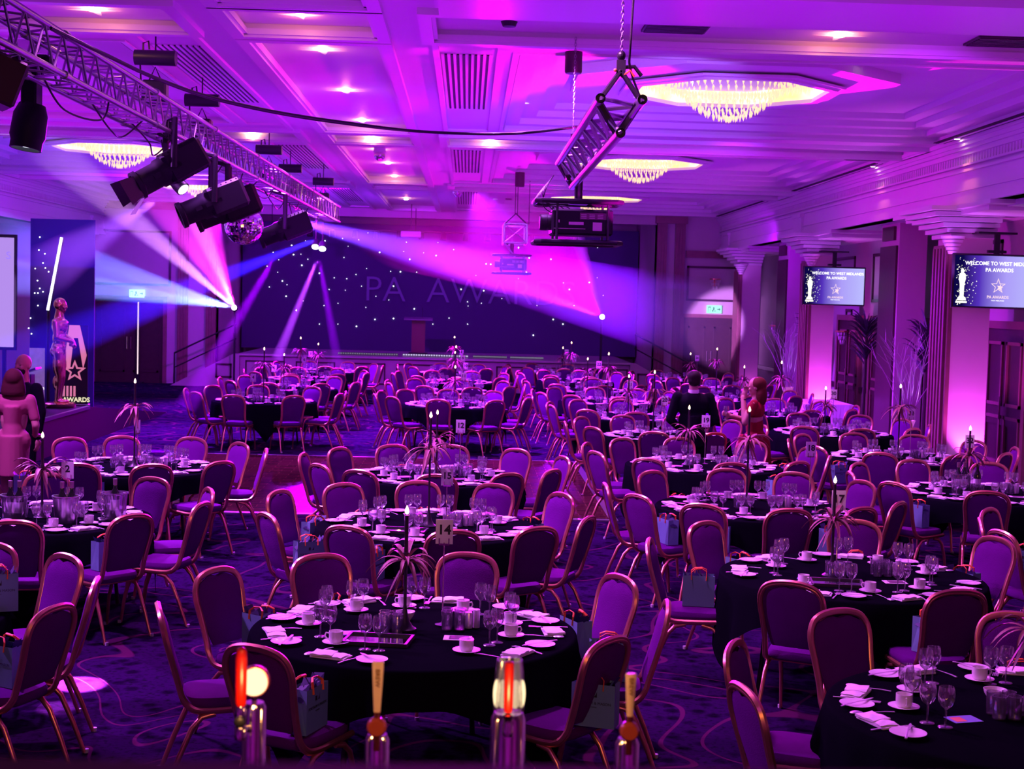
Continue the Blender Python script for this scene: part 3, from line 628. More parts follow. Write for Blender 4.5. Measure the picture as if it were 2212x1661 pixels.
# ---------------------------------------------------------------- figures
def remesh(o, vox, it=4):
    r = o.modifiers.new('skin', 'REMESH'); r.mode = 'VOXEL'; r.voxel_size = vox; r.use_smooth_shade = True
    s_ = o.modifiers.new('soft', 'SMOOTH'); s_.iterations = it; s_.factor = .5
def limb(b, pts, rs, n=12):
    for i in range(len(pts)-1):
        b.tube([pts[i], pts[i+1]], [rs[i], rs[i+1]], n)
        b.ell(pts[i+1], (rs[i+1],)*3, None, 10, 7)
    b.ell(pts[0], (rs[0],)*3, None, 10, 7)
def hand(b, wrist, palm_dir, side, curl=.5, s=1.0):
    # palm, four unequal bent fingers and a thumb leaving the palm side; side = across-palm direction
    w_ = Vector(wrist); d = Vector(palm_dir).normalized(); x = Vector(side).normalized(); n_ = d.cross(x).normalized()
    c = w_+d*.045*s; M = Matrix((x, d, n_)).transposed().to_4x4(); M.translation = c
    b.ell((0, 0, 0), (.040*s, .050*s, .017*s), M)
    for k, (o_, l_) in enumerate(((-.028, .066), (-.009, .076), (.010, .071), (.027, .055))):
        p = c+d*.038*s+x*o_*s; q1 = p+(d+n_*.2*curl)*l_*.45*s; q2 = q1+(d*(1-curl)+n_*curl).normalized()*l_*.33*s; q3 = q2+(d*(.7-curl)+n_*curl*1.3).normalized()*l_*.28*s
        limb(b, [p, q1, q2, q3], [.0095*s, .009*s, .0085*s, .0075*s], 8)
    p = c-x*.03*s-d*.015*s; q1 = p+(-x*.7+d*.6)*.035*s; q2 = q1+(-x*.1+d*.9+n_*.4).normalized()*.032*s; limb(b, [p, q1, q2], [.013*s, .011*s, .009*s], 8)
def head(b, c, s=1.0, yaw=0, tilt=0, n_=True):
    M = TR(*c) @ RZm(yaw) @ RXm(tilt) @ Matrix.Scale(s, 4)
    b.ell((0, 0, .03), (.076, .095, .098), M, 18, 12); b.ell((0, .02, -.035), (.062, .07, .075), M, 16, 10); b.ell((0, .045, -.085), (.035, .035, .025), M)
    b.ell((0, .098, -.005), (.011, .018, .026), M, 10, 8); b.ell((0, .107, -.022), (.015, .012, .011), M, 10, 8)
    b.ell((0, .085, -.058), (.025, .012, .007), M, 10, 6); b.ell((0, .084, -.068), (.021, .012, .007), M, 10, 6)
    for sx in (-1, 1):
        b.ell((sx*.076, -.005, -.005), (.009, .02, .03), M, 10, 8); b.ell((sx*.03, .082, .022), (.022, .01, .008), M, 10, 6); b.ell((sx*.034, .068, -.02), (.025, .025, .025), M, 10, 8)
    return M
def eyes(parent, M, m_=None):
    q = MB()
    for sx in (-1, 1): q.ell((sx*.03, .083, .006), (.011, .008, .007), M, 10, 6)
    q.build('eyes', m_ or mat('dark_eyes', (.04, .03, .03), .2), parent, 60)
# golden statue: generic standing figure, hands joined at the chest, turned to the right
gold_s = mat('statue_gold', (1, .55, .35), .18, metal=1)
sx, sy = at(128, 870, 24.3).x, 24.3
t = thing('golden_statue', 'tall shiny golden figure statue on a round plinth on the side stage', 'statue', (sx, sy, .6), -PI/2)
b = MB(); head(b, (0, 0, 1.70), 1.12); limb(b, [(0, 0, 1.64), (0, -.01, 1.5)], [.066, .085])
b.ell((0, .0, 1.36), (.21, .125, .15), None, 18, 12); b.ell((0, .03, 1.40), (.17, .11, .1)); b.ell((0, -.005, 1.16), (.155, .11, .2)); b.ell((0, -.015, 1.0), (.16, .12, .14))
for s_ in (-1, 1):
    limb(b, [(s_*.085, -.01, .93), (s_*.075, .02, .52), (s_*.06, -.02, .13)], [.095, .065, .045]); b.ell((s_*.065, .04, .1), (.045, .12, .035)); b.ell((s_*.072, -.035, .42), (.055, .06, .12)); b.ell((s_*.08, -.055, .94), (.088, .085, .1)); b.ell((s_*.09, 0, .72), (.085, .09, .2))
    limb(b, [(s_*.21, -.01, 1.44), (s_*.24, .02, 1.18), (s_*.06, .2, 1.12)], [.065, .052, .035]); hand(b, (s_*.06, .2, 1.12), (-s_*.5, .3, -.6), (0, 1, .4), .8, 1.1)
b.build('figure', gold_s, t); remesh(bpy.data.objects['figure'], .012)
MB().lathe([(0, 0), (.26, 0), (.27, .02), (.27, .07), (.24, .08), (0, .08)], 28).build('plinth', gold_s, t, 40)
fmat = lambda n_, c_, r_=.7: mat(n_, c_, r_, bump=.1, bscale=50, spec=.1)
def standing(b, h=1.0, fem=0):
    pass
# woman with a dark red-brown bob, back to the camera, pink dress
wl = at(30, 900, 16.1); t = thing('person', 'person with a chin-length bob in a pink dress, seen from behind at the left edge', 'person', (wl.x, 16.1, 0), .1)
b = MB(); head(b, (0, 0, 1.53)); limb(b, [(0, 0, 1.45), (0, -.01, 1.34)], [.05, .055])
limb(b, [(.18, 0, 1.33), (.24, -.02, 1.06), (.2, .16, .93)], [.05, .042, .03]); hand(b, (.2, .16, .93), (.2, .9, .05), (1, -.2, 0), .5)
limb(b, [(-.18, 0, 1.33), (-.25, -.02, 1.06), (-.2, .15, .95)], [.05, .042, .03]); hand(b, (-.2, .15, .95), (.2, .9, .05), (-1, -.2, 0), .5)
b.ell((0, 0, 1.15), (.15, .1, .25))
for s_ in (-1, 1): limb(b, [(s_*.09, 0, .85), (s_*.085, .01, .48), (s_*.08, -.02, .09)], [.09, .06, .04]); b.ell((s_*.08, .05, .045), (.04, .12, .04))
o = b.build('body', skin, t); remesh(o, .009); eyes(t, TR(0, 0, 1.53))
b = MB(); b.ell((0, 0, 1.27), (.2, .12, .14)); b.ell((0, 0, 1.32), (.15, .09, .1)); b.tube([(0, 0, 1.28), (0, 0, 1.08), (0, 0, .9)], [.165, .15, .19], 20, flat=.72); b.ell((0, -.02, .88), (.195, .14, .17)); b.tube([(0, 0, .95), (0, 0, .5)], [.2, .23], 20, flat=.75)
for s_ in (-1, 1): limb(b, [(s_*.17, 0, 1.34), (s_*.225, -.01, 1.14)], [.068, .058])
o = b.build('dress', fmat('pink_dress', (.26, .07, .1)), t); remesh(o, .012)
b = MB(); b.ell((0, -.02, 1.58), (.105, .12, .115), None, 18, 12); b.lathe([(0, 1.39), (.125, 1.39), (.135, 1.43), (.128, 1.5), (.105, 1.6), (0, 1.62)], 20, TR(0, -.03, 0) @ Matrix.Diagonal((1, .75, 1, 1)))
o = b.build('hair', fmat('auburn_hair', (.045, .01, .012), .8), t); remesh(o, .01)
# bald man with a dark beard and a dark suit facing her
ml = at(42, 800, 16.9); t = thing('person', 'bald bearded person in a dark suit facing the one in the pink dress', 'person', (ml.x+.05, 16.9, 0), PI-.5)
b = MB(); head(b, (0, 0, 1.68), 1.06); limb(b, [(0, 0, 1.6), (0, -.01, 1.47)], [.06, .065])
for s_ in (-1, 1): hand(b, (s_*.25, .02, .84), (0, .1, -1), (0, 1, 0), .4)
b.ell((0, 0, 1.3), (.16, .1, .2)); o = b.build('body', skin, t); remesh(o, .009); eyes(t, TR(0, 0, 1.68))
def suit(t, m_, sh=1.45, arms=((.28, .0, 1.16), (.25, .02, .87)), z=1.0):
    b = MB(); b.ell((0, 0, 1.33), (.225, .135, .17), None, 18, 12); b.ell((0, 0, 1.12), (.185, .13, .2)); b.ell((0, 0, .92), (.19, .14, .15)); b.tube([(0, 0, 1.2), (0, 0, .8)], [.17, .2], 20, flat=.72)
    for s_ in (-1, 1):
        limb(b, [(s_*.2, 0, 1.42), (s_*arms[0][0], arms[0][1], arms[0][2]), (s_*arms[1][0], arms[1][1], arms[1][2])], [.075, .058, .045])
        limb(b, [(s_*.1, 0, .88), (s_*.1, .01, .5), (s_*.1, -.02, .06)], [.1, .078, .062])
    o = b.build('suit', m_, t); remesh(o, .012)
    b = MB()
    for s_ in (-1, 1): b.ell((s_*.1, .05, .04), (.048, .14, .04))
    b.build('shoes', black_m, t, 60)
suit(t, fmat('navy_suit', (.004, .004, .009), .95))
b = MB(); b.ell((0, .052, 1.62), (.066, .06, .055)); o = b.build('beard', fmat('dark_hair', (.015, .01, .012), .6), t); remesh(o, .01)
# man in a dark suit seen from behind, standing beyond table 19
mm_ = at(1497, 880, 18.1); t = thing('person', 'person with short dark hair in a dark suit and white collar, seen from behind', 'person', (mm_.x, 18.1, 0), 0)
b = MB(); head(b, (0, 0, 1.635), 1.02); limb(b, [(0, 0, 1.56), (0, -.01, 1.43)], [.058, .062])
for s_ in (-1, 1): hand(b, (s_*.14, .24, 1.02), (-s_*.6, .6, 0), (0, 0, 1), .5)
b.ell((0, 0, 1.28), (.16, .1, .2)); o = b.build('body', skin, t); remesh(o, .009); eyes(t, TR(0, 0, 1.635))
suit(t, MATS['navy_suit'], arms=((.29, -.02, 1.14), (.15, .22, 1.02)))
MB().lathe([(.064, 0), (.07, .0), (.068, .045), (.06, .045)], 20, TR(0, -.01, 1.475)).build('collar', linen, t, 60)
b = MB(); b.ell((0, -.015, 1.68), (.086, .104, .093), None, 18, 12); b.ell((0, -.04, 1.63), (.08, .075, .07)); o = b.build('hair', MATS['dark_hair'], t); remesh(o, .009)
# woman in a red dress, face in profile to the left, holding a glass, hand at her face
wr = at(1632, 880, 18.2); t = thing('person', 'person with red-brown hair in a red dress, hand at the face, holding a wine glass', 'person', (wr.x, 18.2, 0), 1.25)
b = MB(); head(b, (0, 0, 1.56), 1.0, 0, -.08); limb(b, [(0, 0, 1.48), (0, -.01, 1.37)], [.048, .055])
limb(b, [(-.18, 0, 1.36), (-.22, .1, 1.12), (-.09, .15, 1.43)], [.05, .043, .032]); hand(b, (-.09, .15, 1.43), (.15, -.25, .9), (0, .8, .3), .35)
limb(b, [(.18, 0, 1.36), (.22, .06, 1.1), (.12, .32, 1.17)], [.05, .043, .032]); hand(b, (.12, .32, 1.17), (-.2, .9, .3), (0, -.2, 1), .85)
b.ell((0, 0, 1.2), (.15, .1, .25))
for s_ in (-1, 1): limb(b, [(s_*.09, 0, .85), (s_*.085, .01, .48), (s_*.08, -.02, .09)], [.09, .06, .04]); b.ell((s_*.08, .05, .045), (.04, .12, .04))
o = b.build('body', skin, t); remesh(o, .008); eyes(t, TR(0, 0, 1.56))
b = MB(); b.ell((0, 0, 1.27), (.19, .12, .14)); b.ell((0, .03, 1.24), (.15, .12, .09)); b.ell((0, 0, 1.06), (.15, .11, .2)); b.ell((0, -.01, .88), (.19, .15, .17)); b.tube([(0, 0, .95), (0, 0, .45)], [.19, .25], 20, flat=.8)
for s_ in (-1, 1): limb(b, [(s_*.17, 0, 1.36), (s_*.2, .04, 1.24)], [.06, .056])
o = b.build('dress', fmat('red_dress', (.22, .008, .02)), t); remesh(o, .012)
b = MB(); b.ell((0, -.03, 1.6), (.092, .105, .1), None, 18, 12); b.ell((0, -.07, 1.46), (.1, .075, .14)); o = b.build('hair', fmat('chestnut_hair', (.09, .02, .015), .7), t); remesh(o, .01)
MB().lathe([(.034, -.008), (.036, .0), (.034, .008)], 16, TR(-.1, .14, 1.4) @ RXm(-.35)).build('wrist_band', black_m, t)
# ---------------------------------------------------------------- chandeliers
dome_m = mat('lit_dome', (.3, .2, .1), .5)
def dome_mat():
    mt = MATS['lit_dome']; nt = mt.node_tree; b = nt.nodes['Principled BSDF']
    tc = nt.nodes.new('ShaderNodeTexCoord'); n_ = nt.nodes.new('ShaderNodeTexNoise'); n_.inputs['Scale'].default_value = 3; nt.links.new(tc.outputs['Object'], n_.inputs['Vector'])
    cr = nt.nodes.new('ShaderNodeValToRGB'); cr.color_ramp.elements[0].position = .35; cr.color_ramp.elements[0].color = (1, .5, .15, 1); cr.color_ramp.elements[1].position = .62; cr.color_ramp.elements[1].color = (1, .86, .5, 1)
    nt.links.new(n_.outputs['Fac'], cr.inputs[0]); nt.links.new(cr.outputs[0], b.inputs['Emission Color']); b.inputs['Emission Strength'].default_value = 2
dome_mat()
drop_m = mat('lit_crystal', (.35, .25, .2), .12, spec=.8, emit=(1, .64, .3), es=1.25)  # drops emit a warm glow in place of light from the lamps
def chandelier_parts(t):
    R = 1.24
    def octa(r): return [(r*math.cos(PI/8+k*PI/4), r*math.sin(PI/8+k*PI/4)) for k in range(8)]
    b = MB(); 
    for r0_, r1_, z0, z1 in ((R, R+.1, -.05, 0), (R+.1, R+.2, -.03, 0), (R, R+.05, 0, .3)):
        a = octa(r0_); c = octa(r1_); n = 8
        vs = [(x, y, z) for z in (z0, z1) for pl_ in (a, c) for x, y in pl_]
        fs = []
        for i in range(8):
            j = (i+1) % 8; fs += [(i, j, 8+j, 8+i), (16+i, 24+i, 24+j, 16+j), (i, 16+i, 16+j, j), (8+i, 8+j, 24+j, 24+i)]
        b.add(vs, fs)
    b.build('octagonal_rim', mould_m, t)
    b = MB(); vs = [(x, y, 0) for x, y in octa(R)]+[(x*.9, y*.9, .32) for x, y in octa(R)]; b.add(vs, [(i, (i+1) % 8, 8+(i+1) % 8, 8+i) for i in range(8)]+[tuple(range(8, 16))]); b.build('lit_dome', dome_m, t)
    b = MB(); rr = random.Random(2)
    for ring in range(15):
        rad = 1.14-.082*ring*(.97 if ring < 12 else .985)+.02; z = .17-.12*max(0, (1.14-rad)/.5) if rad > .64 else .05-.36*math.sin(min(1, (.64-rad)/.62)*PI/2)**.8; n = max(6, int(rad*68))
        for i in range(n):
            a = 2*PI*(i+.5*(ring % 2))/n; M = TR(rad*math.cos(a), rad*math.sin(a), z) @ RZm(a)
            l = .12 if ring < 4 else .09; b.add([(0, 0, -l), (.017, 0, -l*.35), (0, .017, -l*.35), (-.017, 0, -l*.35), (0, -.017, -l*.35), (0, 0, .0)], [(0, 2, 1), (0, 3, 2), (0, 4, 3), (0, 1, 4), (5, 1, 2), (5, 2, 3), (5, 3, 4), (5, 4, 1)], M)
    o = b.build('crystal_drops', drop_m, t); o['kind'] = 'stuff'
first_ch = thing('crystal_chandelier', 'x', 'chandelier'); chandelier_parts(first_ch)
ring = MB()
for i, (x, y, lab) in enumerate(((3.2, 18.0, 'largest octagonal crystal chandelier, nearest on the right side of the ceiling'), (3.2, 27.4, 'octagonal crystal chandelier, second from the front right of the centre beam'), (3.2, 36.8, 'octagonal crystal chandelier, farthest right of the centre beam, just above the projector'),
        (-6.6, 18.0, 'octagonal crystal chandelier behind the truss at the upper left edge'), (-6.6, 27.4, 'octagonal crystal chandelier seen below the truss at left, above the spotlights'), (-6.6, 36.8, 'octagonal crystal chandelier farthest left, peeking out behind the spotlights'))):
    dup(first_ch, (x, y, 5.27), 0, lab, 'octagonal ceiling chandeliers')
    a = [(2.1*math.cos(PI/8+k*PI/4), 1.9*math.sin(PI/8+k*PI/4)) for k in range(8)]; c = [(1.34*math.cos(PI/8+k*PI/4), 1.34*math.sin(PI/8+k*PI/4)) for k in range(8)]
    vs = [(x+p, y+q, 5.3) for p, q in a]+[(x+p, y+q, 5.3) for p, q in c]+[(x+p, y+q, 5.5) for p, q in a]
    ring.add(vs, [(k, 8+k, 8+(k+1) % 8, (k+1) % 8) for k in range(8)]+[(k, (k+1) % 8, 16+(k+1) % 8, 16+k) for k in range(8)])
    light('POINT', 'chandelier_lamp', (x, y, 4.75), (1, .45, .25), 9*CHAN, size=.25)
struct(ring.build('ceiling_octagons', ceil_m))

# ceiling downlights, each with an added star-shaped flare plate
def flare_lamp(t):
    MB().lathe([(.0, -.012), (.045, -.012), (.055, 0)], 14).build('lamp', glow('hot_lamp', (1, .8, .5), 30), t)
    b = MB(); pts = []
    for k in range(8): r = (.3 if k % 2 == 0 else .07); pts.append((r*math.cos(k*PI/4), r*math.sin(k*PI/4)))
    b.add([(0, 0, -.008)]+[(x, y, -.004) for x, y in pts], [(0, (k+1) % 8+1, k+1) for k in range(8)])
    mt = bpy.data.materials.new('painted_star_flare') if 'painted_star_flare' not in MATS else MATS['painted_star_flare']
    if 'painted_star_flare' not in MATS:
        MATS['painted_star_flare'] = mt; mt.use_nodes = True; nt = mt.node_tree; nt.nodes.clear()
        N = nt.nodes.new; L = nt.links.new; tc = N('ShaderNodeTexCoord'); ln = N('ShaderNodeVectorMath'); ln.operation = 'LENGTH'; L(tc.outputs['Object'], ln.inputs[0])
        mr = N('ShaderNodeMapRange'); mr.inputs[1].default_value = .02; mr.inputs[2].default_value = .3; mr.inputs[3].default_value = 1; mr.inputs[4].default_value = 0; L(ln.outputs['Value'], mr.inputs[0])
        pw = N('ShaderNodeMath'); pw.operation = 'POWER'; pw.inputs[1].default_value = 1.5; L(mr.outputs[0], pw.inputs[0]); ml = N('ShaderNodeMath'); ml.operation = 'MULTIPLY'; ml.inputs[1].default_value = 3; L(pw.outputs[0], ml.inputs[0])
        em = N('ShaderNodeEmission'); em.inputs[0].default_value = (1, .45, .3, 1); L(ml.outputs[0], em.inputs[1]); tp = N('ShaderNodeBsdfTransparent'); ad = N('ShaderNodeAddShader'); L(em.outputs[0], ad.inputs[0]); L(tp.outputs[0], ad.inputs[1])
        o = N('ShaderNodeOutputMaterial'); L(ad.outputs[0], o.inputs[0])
    b.build('star_flare', mt, t)  # lens flare put in as an emissive plate fading outward
sl = thing('flare_downlight', 'x', 'ceiling light'); flare_lamp(sl)
LBL = ['nearest in the centre panel', 'second in the centre panel', 'third in the centre panel, above the big truss gap', 'fourth in the centre panel, just above the hanging cable', 'fifth in the centre panel, below the hanging cable', 'on the strip right of the centre beam', 'above the small dome camera', 'below the small dome camera', 'at the far end of the centre panel', 'on the far coffer near the stage', 'left of centre beyond the truss', 'at the top left over the truss', 'at the top right on the front strip']
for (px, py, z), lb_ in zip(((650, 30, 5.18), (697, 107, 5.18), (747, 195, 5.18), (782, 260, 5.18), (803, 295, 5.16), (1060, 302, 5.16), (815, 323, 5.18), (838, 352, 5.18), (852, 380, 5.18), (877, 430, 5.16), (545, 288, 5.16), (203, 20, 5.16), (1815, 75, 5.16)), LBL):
    p = atz(px, py, z); dup(sl, (p.x, p.y, z-.005), 0, 'small warm ceiling light with an added star flare, '+lb_, 'ceiling lights with star flares')
    light('POINT', 'star_glow', (p.x, p.y, z-.07), WARM, 8*STAR, size=.03)  # point light added close under the ceiling for its glow pool
dl = thing('recessed_downlight', 'x', 'ceiling light'); MB().lathe([(.075, 0), (.075, -.012), (.055, -.012), (.05, .0)], 16).build('ring', mould_m, dl); MB().lathe([(0, -.003), (.05, -.003)], 14).build('lamp', glow('dim_lamp', (1, .75, .6), 2.5), dl)
for (px, py), lb_ in zip(((1134, 248), (1396, 258), (1607, 265), (1654, 145), (1871, 198), (1566, 353), (1597, 388), (1151, 420), (1417, 428), (1453, 448), (1069, 436), (180, 222)), ['left of the near truss end', 'just right of the near truss', 'between the largest chandelier and the pink patch', 'on the far side of the largest chandelier rim', 'right of the largest chandelier', 'right of the second chandelier', 'below and right of the second chandelier', 'left of the projector truss on a far beam', 'right of the third chandelier', 'second right of the third chandelier', 'left of the far projector cables', 'behind the big truss at left']):
    p = atz(px, py, 5.09); dup(dl, (p.x, p.y, 5.1 if ceil_h(p.x, p.y) == ZC else ceil_h(p.x, p.y)), 0, 'tiny round recessed ceiling light '+lb_, 'recessed ceiling lights')
# dark round sensors and grilles
gr = thing('ceiling_vent', 'x', 'vent'); b = MB()
for k in range(8): b.box(-.24+k*.063, -.215+k*.063, -2.1, 2.1, -.012, .0)
b.build('slots', mat('vent_black', (.01, .005, .015), .6), gr)
b = MB()
for k in range(9): b.box(-.275+k*.0625, -.245+k*.0625, -2.15, 2.15, -.015, .0)
b.build('slats', mould_m, gr)
for x, y, z, lab in ((-.06, 17.2, 5.13, 'long slotted ceiling vent beside the centre beam, nearest of the right row'), (-.06, 26.8, 5.13, 'slotted ceiling vent beside the centre beam, second of the right row'), (-.06, 36.3, 5.13, 'slotted ceiling vent beside the centre beam, farthest of the right row'), (-3.04, 17.2, 5.13, 'long slotted ceiling vent above the big truss, nearest of the left row'), (-3.04, 26.8, 5.13, 'slotted ceiling vent left of centre, second of the left row'), (-3.04, 36.3, 5.13, 'slotted ceiling vent left of centre, farthest of the left row')):
    dup(gr, (x, y, z), 0, lab, 'slotted ceiling vents')
b = MB()
g2 = thing('air_grille', 'x', 'vent'); MB().box(-.3, .3, -.22, .22, -.02, 0).build('grille_frame', mat('grille_dark', (.04, .02, .04), .5), g2)
for k in range(7): b.box(-.28, .28, -.2+k*.06, -.17+k*.06, -.03, -.02)
b.build('slats', MATS['grille_dark'], g2)
for px, py, lab in ((1460, 60, 'square dark air grille in the ceiling near the hanging chain'), (1870, 333, 'dark air grille on the ceiling near the right bulkhead'), (2165, 90, 'dark air grille at the upper right corner of the ceiling')):
    p = atz(px, py, 5.16); dup(g2, (p.x, p.y, ceil_h(p.x, p.y)), 0, lab, 'dark air grilles')
for px, py, lab in ((1100, 47, 'dark round ceiling detector right of the centre beam'),):
    p = atz(px, py, 5.17); o = MB().lathe([(0, -.05), (.06, -.045), (.075, -.01), (.08, 0)], 16).build('smoke_detector', black_m, smooth=40, loc=(p.x, p.y, 5.17)); tag(o, lab, 'detector')
p = atz(820, 330, 5.1); t = thing('dome_camera', 'small round dome camera hanging under the centre ceiling panel', 'camera', (p.x, p.y, 5.19))
MB().lathe([(0, 0), (.1, 0), (.11, -.08), (.08, -.1)], 20).build('camera_mount', mould_m, t, 40); MB().ell((0, 0, -.13), (.1, .1, .1)).build('dome', chrome, t, 60)
# continuous slotted grille along the right bulkhead
g3 = MB()
for a, b_ in coffers:
    for k in range(6): g3.box(7.03-.03*k, 7.045-.03*k, a+.6, b_-.3, 5.085, 5.1)
tag(g3.build('linear_grille', MATS['vent_black']), 'long dark linear grille in the ceiling along the right bulkhead', 'vent')
for px, Y, lab in ((2092, 20.6, 'warm spotlight under the right cornice, the nearer one'), (1917, 24.9, 'warm spotlight under the right cornice, the farther one'), (140, 24, 'warm spotlight under the left cornice')):
    right = px > 1000; x = 6.98 if right else -10.05
    t = thing('cornice_spotlight', lab, 'spotlight', (x, Y, 5.1)); MB().lathe([(0, 0), (.05, 0), (.055, -.03), (.04, -.03)], 14).build('lamp_housing', mould_m, t); MB().lathe([(0, -.028), (.04, -.028)], 12).build('lamp', MATS['hot_lamp'], t)
    light('SPOT', 'cornice_light', (x, Y, 5.0), WARM, 26*STAR, (.1 if right else -.1, 0, -1), .02, cone=80, blend=.8)
# ---------------------------------------------------------------- lighting trusses
def lattice(b, A, B, r, pitch):
    A0, A1 = A; B0, B1 = B; L = (A1-A0).length; n = int(L/pitch)
    for k in range(n):
        u0_, u1_ = k/n, (k+1)/n
        p = A0.lerp(A1, u0_); q = B0.lerp(B1, (u0_+u1_)/2); s_ = A0.lerp(A1, u1_); b.tube([p, q], r, 5); b.tube([q, s_], r, 5)
    return b
T0, T1 = Vector((-3.17, 9.2, 4.3)), Vector((-2.72, 28.6, 4.2)); h = .145
t = thing('box_truss', 'long square aluminium lighting truss running from the upper left towards the stage', 'truss')
ch = [(T0+Vector((sx*h, 0, sz*h)), T1+Vector((sx*h, 0, sz*h))) for sx, sz in ((-1, -1), (1, -1), (1, 1), (-1, 1))]
for a, b_ in ch: MB().tube([a, b_], .025, 10).build('chord', alu, t, 40)
for i in range(4): lattice(MB(), ch[i], ch[(i+1) % 4], .010, .42).build('lattice', alu, t)
b = MB()
for k in range(7):
    c = T0.lerp(T1, k/7+.08)
    for sx, sz in ((-1, -1), (1, -1), (1, 1), (-1, 1)): b.tube([c+Vector((sx*h, -.05, sz*h)), c+Vector((sx*h, .05, sz*h))], .034, 10)
b.build('joint_sleeves', alu, t, 40)
A0, A1 = Vector((.99, 9.6, 3.94)), Vector((1.0, 14.15, 3.94)); hh = .14
t = thing('triangular_truss', 'short triangular aluminium truss hanging on a chain with open tube ends', 'truss')
tri = [(-hh, 0), (hh, 0), (0, -hh*1.6)]
chd = [(A0+Vector((x, 0, z)), A1+Vector((x, 0, z))) for x, z in tri]
for a, b_ in chd:
    MB().tube([a, b_], .034, 14, caps=False).tube([a, b_], .029, 14, caps=False).build('chord', alu, t, 40)
b = MB()
for a, b_ in chd: b.tube([a+Vector((0, .03, 0)), a+Vector((0, .06, 0))], .03, 12)
b.build('tube_bore', black_m, t)
for i in range(3): lattice(MB(), chd[i], chd[(i+1) % 3], .016, .6).build('lattice', alu, t)
b = MB()
for yy in (.1, 4.4):
    P = [A0+Vector((x, yy, z)) for x, z in tri]; apex = A0+Vector((0, yy, .2)); b.tube([P[0], apex], .03, 6, flat=.6); b.tube([P[1], apex], .03, 6, flat=.6); b.tube([P[0]+Vector((0, .06, 0)), P[2]+Vector((0, .06, 0))], .026, 6); b.tube([P[1]+Vector((0, .06, 0)), P[2]+Vector((0, .06, 0))], .026, 6); b.box(-.03, .03, -.02, .02, -.01, .07, TR(*apex))
b.build('lifting_straps', black_m, t)
def chain(a, b, name, lab, r=.006):
    a = Vector(a); b = Vector(b); L = (a-b).length; n = int(L/.028); q = MB(); d = (b-a).normalized()
    M0 = d.to_track_quat('Z', 'Y').to_matrix().to_4x4()
    for k in range(n):
        c = a+d*(L*(k+.5)/n); M = TR(*c) @ M0 @ RZm((k % 2)*PI/2)
        q.tube([(.009*math.cos(u_*PI/3), 0, .02*math.sin(u_*PI/3)) for u_ in range(6)], r*.55, 4, closed=True, M=M)
    return tag(q.build(name, alu), lab, 'chain')
chain((.99, 9.7, 5.1), (.99, 9.7, 4.25), 'hoist_chain', 'steel chain holding the near end of the triangular truss')
chain((.98, 13.95, 5.13), (.98, 13.95, 4.12), 'hoist_chain', 'thin chain holding the far end of the triangular truss', .004)
t = thing('chain_hook', 'black hook and orange shackles on top of the triangular truss', 'hook', (.99, 9.7, 4.14)); MB().ell((0, 0, .1), (.03, .03, .035)).tube([(0, 0, .08), (0, 0, .0), (.03, 0, -.02), (.0, 0, -.04)], .01, 6).tube([(0, 0, .02), (.09, 0, .03), (.14, 0, -.03)], .014, 6).build('hook', blackmetal, t); MB().tube([(.02, -.02, -.03), (.06, -.02, -.0), (.09, -.02, -.04)], .008, 6).ell((-.04, -.02, -.0), (.012, .012, .012)).build('shackle', orange, t)
def cable(pts, r, lab, m_=None, name='cable'):
    P = [Vector(p) for p in pts]; out = []
    for i in range(len(P)-1):
        p0_, p1_, p2_, p3_ = P[max(i-1, 0)], P[i], P[i+1], P[min(i+2, len(P)-1)]
        for k in range(8):
            u_ = k/8; out.append(.5*((2*p1_)+(p2_-p0_)*u_+(2*p0_-5*p1_+4*p2_-p3_)*u_*u_+(3*p1_-p0_-3*p2_+p3_)*u_**3))
    out.append(P[-1]); return tag(MB().tube(out, r, 6).build(name, m_ or black_m, smooth=60), lab, 'cable')
cable([(1.06, 9.5, 5.09), at(1362, 90, 9.6), at(1362, 150, 9.7), at(1385, 215, 9.9)], .008, 'grey cable dropping from the ceiling to the triangular truss')
cp = [(110, 60, 10), (230, 118, 10.8), (330, 165, 11.5), (450, 208, 12.2), (600, 242, 12.8), (750, 265, 13.3), (900, 283, 13.6), (1050, 289, 13.8), (1150, 285, 13.9), (1248, 273, 14)]
cable([at(*p) for p in cp], .012, 'thick black cable sagging across from the box truss to the triangular truss')
cable([at(x, y+4, Y+.1) for x, y, Y in cp[:6]]+[at(x, y+2, Y) for x, y, Y in cp[6:]], .007, 'thin black cable twisted beside the thick sagging one')
# cables drooping along the trusses
rr = random.Random(11); ORD = 'first second third fourth fifth sixth seventh eighth ninth tenth eleventh twelfth'.split()
for i in range(12):
    Y = 11+i*1.25; p = T0.lerp(T1, (Y-9.2)/19.4); q = T0.lerp(T1, (Y+1.1-9.2)/19.4)
    cable([p+Vector((-.1, 0, -.12)), p+Vector((rr.uniform(-.12, .1), .3, rr.uniform(-.42, -.25))), q+Vector((rr.uniform(-.1, .1), -.2, rr.uniform(-.4, -.22))), q+Vector((.1, 0, -.1))], .008, 'black cable loop drooping under the box truss, %s from the near end' % ORD[i]).__setitem__('group', 'cable loops under the box truss')
for i in range(5): cable([(.8, 13.9, 3.8), (.72-.03*i, 13.7, 3.66-.04*i), (.7+.05*i, 13.75, 3.5), (.8+.05*i, 13.75, 3.42)], .005, 'thin looping wire from the triangular truss to the projector, %s from the left' % ORD[4-i]).__setitem__('group', 'projector wires')
